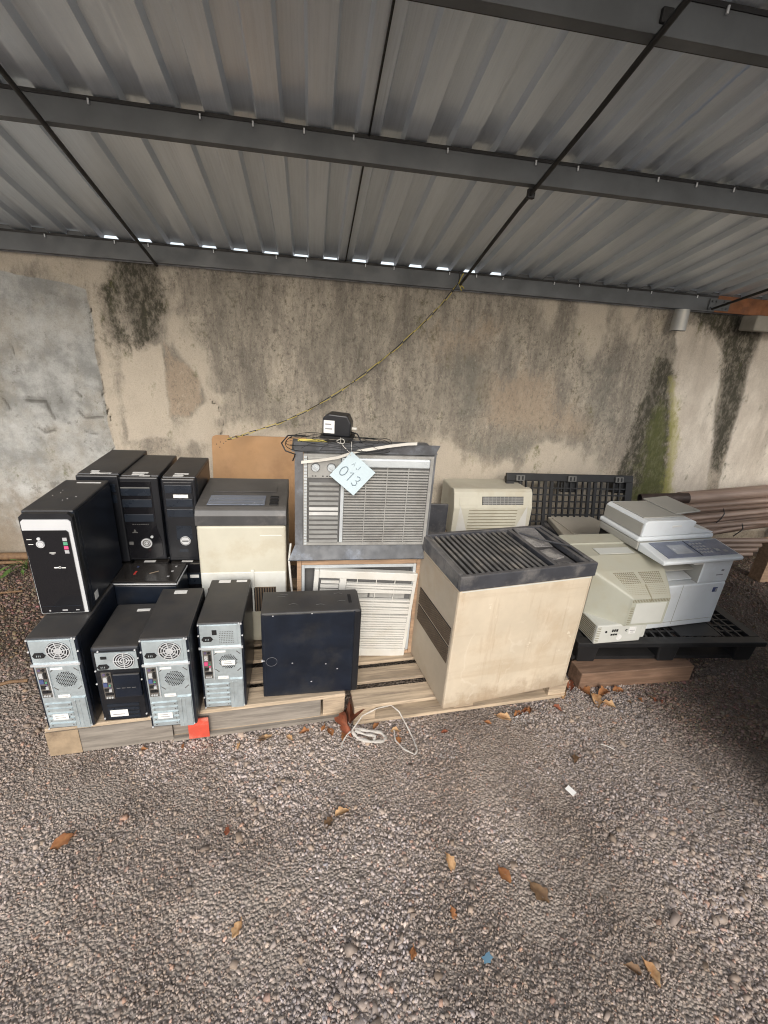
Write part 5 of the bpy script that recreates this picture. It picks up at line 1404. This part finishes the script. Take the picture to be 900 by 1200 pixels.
def strap():
    mb = MB()
    def rib(pts, w=.006):
        vs = []; fs = []
        P = [Vector(p) for p in pts]; Q = []
        for i in range(len(P)-1):
            for k in range(4): Q.append(P[i].lerp(P[i+1], k/4))
        Q.append(P[-1])
        for i, p in enumerate(Q):
            d = (Q[min(i+1, len(Q)-1)]-Q[max(i-1, 0)]).normalized(); sd = d.cross(Vector((0,-.5,.85))).normalized()*w
            sd = sd*(1+.3*math.sin(i*1.3)); nn = d.cross(sd).normalized()*.0006
            for o_ in (sd+nn, -sd+nn, -sd-nn, sd-nn): vs.append(tuple(p+o_))
        for i in range(len(Q)-1):
            for k in range(4): fs.append((i*4+k, i*4+(k+1) % 4, i*4+4+(k+1) % 4, i*4+4+k))
        mb.add(vs, fs, 0, True)
    rib([(.185,1.475,.04),(.235,1.52,.075),(.30,1.545,.085),(.365,1.558,.088),(.40,1.535,.07),(.435,1.47,.03),(.45,1.42,.016),(.455,1.375,.014),(.44,1.355,.014),(.40,1.385,.014),(.37,1.43,.016),(.372,1.48,.02)], .0028)
    rib([(.185,1.475,.04),(.21,1.44,.03),(.26,1.425,.025),(.315,1.425,.022),(.33,1.445,.020),(.31,1.465,.03),(.25,1.47,.04),(.20,1.48,.045)], .006)
    rib([(.185,1.475,.04),(.165,1.465,.03),(.145,1.44,.018),(.138,1.415,.014)], .003)
    rib([(.20,1.47,.045),(.24,1.45,.04),(.285,1.445,.035),(.275,1.43,.02),(.23,1.435,.02)], .005)
    o = mb.build('plastic_strap', m_film, fix=True); tag(o, 'tangled clear white plastic strap at the gap between the pallets', 'strap')
strap()

# weeds and sticks against the wall base
def weed(label, x, y, s, seed):
    t = thing('weed_plant', label, 'weed', (x, y, float(gh(x, y))))
    rd = random.Random(seed); st = MB(); lf = MB()
    for i in range(9):
        a = rd.uniform(0, 6.28); h = s*rd.uniform(.5, 1.1); rr = s*rd.uniform(.3, .9)
        p = [(0,0,0),(math.cos(a)*rr*.4,math.sin(a)*rr*.4-.02,h*.7),(math.cos(a)*rr,math.sin(a)*rr-.05,h*.75)]
        st.tube(p, .002, 5)
        e = Vector(p[2]); d = Vector((math.cos(a), math.sin(a), -.25)); sd = Vector((-math.sin(a), math.cos(a), .1))
        L = s*rd.uniform(.6, 1.0)
        lf.add([tuple(e), tuple(e+d*L*.4+sd*L*.16), tuple(e+d*L), tuple(e+d*L*.4-sd*L*.16), tuple(e+d*L*.45+Vector((0,0,-.006)))], [(0,1,4),(1,2,4),(2,3,4),(3,0,4)])
    st.build('stem', m_leafg, t); lf.build('foliage', m_leafg, t, fix=False)
weed('green weed with narrow leaves at the foot of the cement patch', -1.86, 3.02, .10, 3)
weed('small green weed at the wall base nearest the frame edge', -2.12, 3.0, .09, 5)
weed('low green weed at the wall base behind the tower stack', -1.62, 3.05, .07, 8)
for lab, pts, r in (('long dark stick lying along the wall base', [(-2.4,3.0,.02),(-2.0,3.05,.03),(-1.5,3.08,.02)], .012), ('pale thin stick on the brown earth by the wall', [(-2.05,2.60,.02),(-1.85,2.66,.03),(-1.72,2.70,.02)], .006),
                    ('rotten board edge lying against the wall base', [(-2.6,3.12,.035),(-1.2,3.14,.035)], .028), ('reddish splinter on the earth beside the first tower', [(-1.48,1.86,.015),(-1.36,1.90,.02),(-1.29,1.91,.016)], .008)):
    tag(MB().tube(pts, r, 8).build('fallen_stick', m_lf4), lab, 'stick')

# ------------------------------------------------------------------ unseen vehicle shape added outside the frame to shade the far corner
def van_blocker():
    t = thing('unseen_van_blocker', 'unseen dark vehicle shape added beside the shed to shade the corner', 'van_blocker', (1.78,-3.27,0), 0)
    m = mat('blocker_paint', (.02,.022,.028), .3, 0, .1, 3)
    W, L = 1.75, 4.35
    MB().prism([(0,.24),(L,.24),(L,1.0),(L-.08,1.80),(1.3,1.86),(.75,1.12),(.05,.95)], 'x', 0, W, 0, .05).build('body', m, t)
    MB().box(-.003,.0,1.35,L-.25,1.12,1.68).build('side_window', m_gloss, t); MB().box(.15,W-.15,L-.025,L+.003,1.10,1.66).build('rear_window', m_gloss, t)
    for x in (.02, W-.22):
        for y in (.75, L-.75):
            wv = MB(); wv.cyl((x,y,.32),(x+.2,y,.32),.32,n=28); wh = wv.build('wheel', m_rod, t)
    MB().rbox(.05,W-.05,L,L+.08,.34,.52,.02).build('bumper', m_black2, t)
    for x in (.08,W-.2): MB().rbox(x,x+.12,L-.01,L+.012,.75,1.02,.01).build('tail_light', m_red, t)
van_blocker()

# ------------------------------------------------------------------ camera
Rm = [[0.9871,0.0079,0.1591],[-0.1441,-0.3766,0.9151],[0.0672,-0.9263,-0.3707]]
import numpy.linalg as la
f_ = 540.
Xa = np.array((3350,27,f_)); Xa /= la.norm(Xa); Dn = np.array([-98,1350,f_]); Dn = Dn-Xa*(Dn@Xa); Dn /= la.norm(Dn); Za = -Dn; Ya = np.cross(Za, Xa)
Rm = np.array([Xa, Ya, Za])
cam = bpy.data.cameras.new('camera'); co = bpy.data.objects.new('camera', cam); COL.objects.link(co)
M4 = Matrix(((Rm[0,0],-Rm[0,1],-Rm[0,2],0),(Rm[1,0],-Rm[1,1],-Rm[1,2],0),(Rm[2,0],-Rm[2,1],-Rm[2,2],1.65),(0,0,0,1)))
co.matrix_world = M4
cam.sensor_fit = 'HORIZONTAL'; cam.sensor_width = 36; cam.lens = 36*540/900; cam.clip_start = .05; cam.clip_end = 500
scene.camera = co

# ------------------------------------------------------------------ light
w = bpy.data.worlds.new('World'); scene.world = w; w.use_nodes = True
nt = w.node_tree; bg = nt.nodes['Background']
sky = nt.nodes.new('ShaderNodeTexSky'); sky.sky_type = 'NISHITA'; sky.sun_disc = False
SUN_EL, SUN_AZ = 30, 183       # azimuth measured clockwise from +Y: the sun stands behind the camera
sky.sun_elevation = R(SUN_EL); sky.sun_rotation = R(SUN_AZ); sky.air_density = 1.0; sky.dust_density = 4.0; sky.ozone_density = 1.0
mx = nt.nodes.new('ShaderNodeMix'); mx.data_type = 'RGBA'; mx.inputs[0].default_value = .6; mx.inputs[7].default_value = (4.4,4.6,4.9,1)
nt.links.new(sky.outputs[0], mx.inputs[6]); nt.links.new(mx.outputs[2], bg.inputs['Color']); bg.inputs['Strength'].default_value = .15
sun = bpy.data.lights.new('sun', 'SUN'); sun.energy = 1.2; sun.angle = R(32); sun.color = (1,.98,.95)
so = bpy.data.objects.new('sun', sun); COL.objects.link(so)
d = Vector((math.sin(R(SUN_AZ))*math.cos(R(SUN_EL)), math.cos(R(SUN_AZ))*math.cos(R(SUN_EL)), math.sin(R(SUN_EL))))
so.rotation_euler = (-d).to_track_quat('-Z', 'Y').to_euler(); so.location = d*20
scene.view_settings.view_transform = 'Standard'; scene.view_settings.look = 'None'; scene.view_settings.gamma = 1
scene.view_settings.exposure = .92
scene.cycles.filter_width = 1.1; scene.cycles.max_bounces = 10; scene.cycles.diffuse_bounces = 6
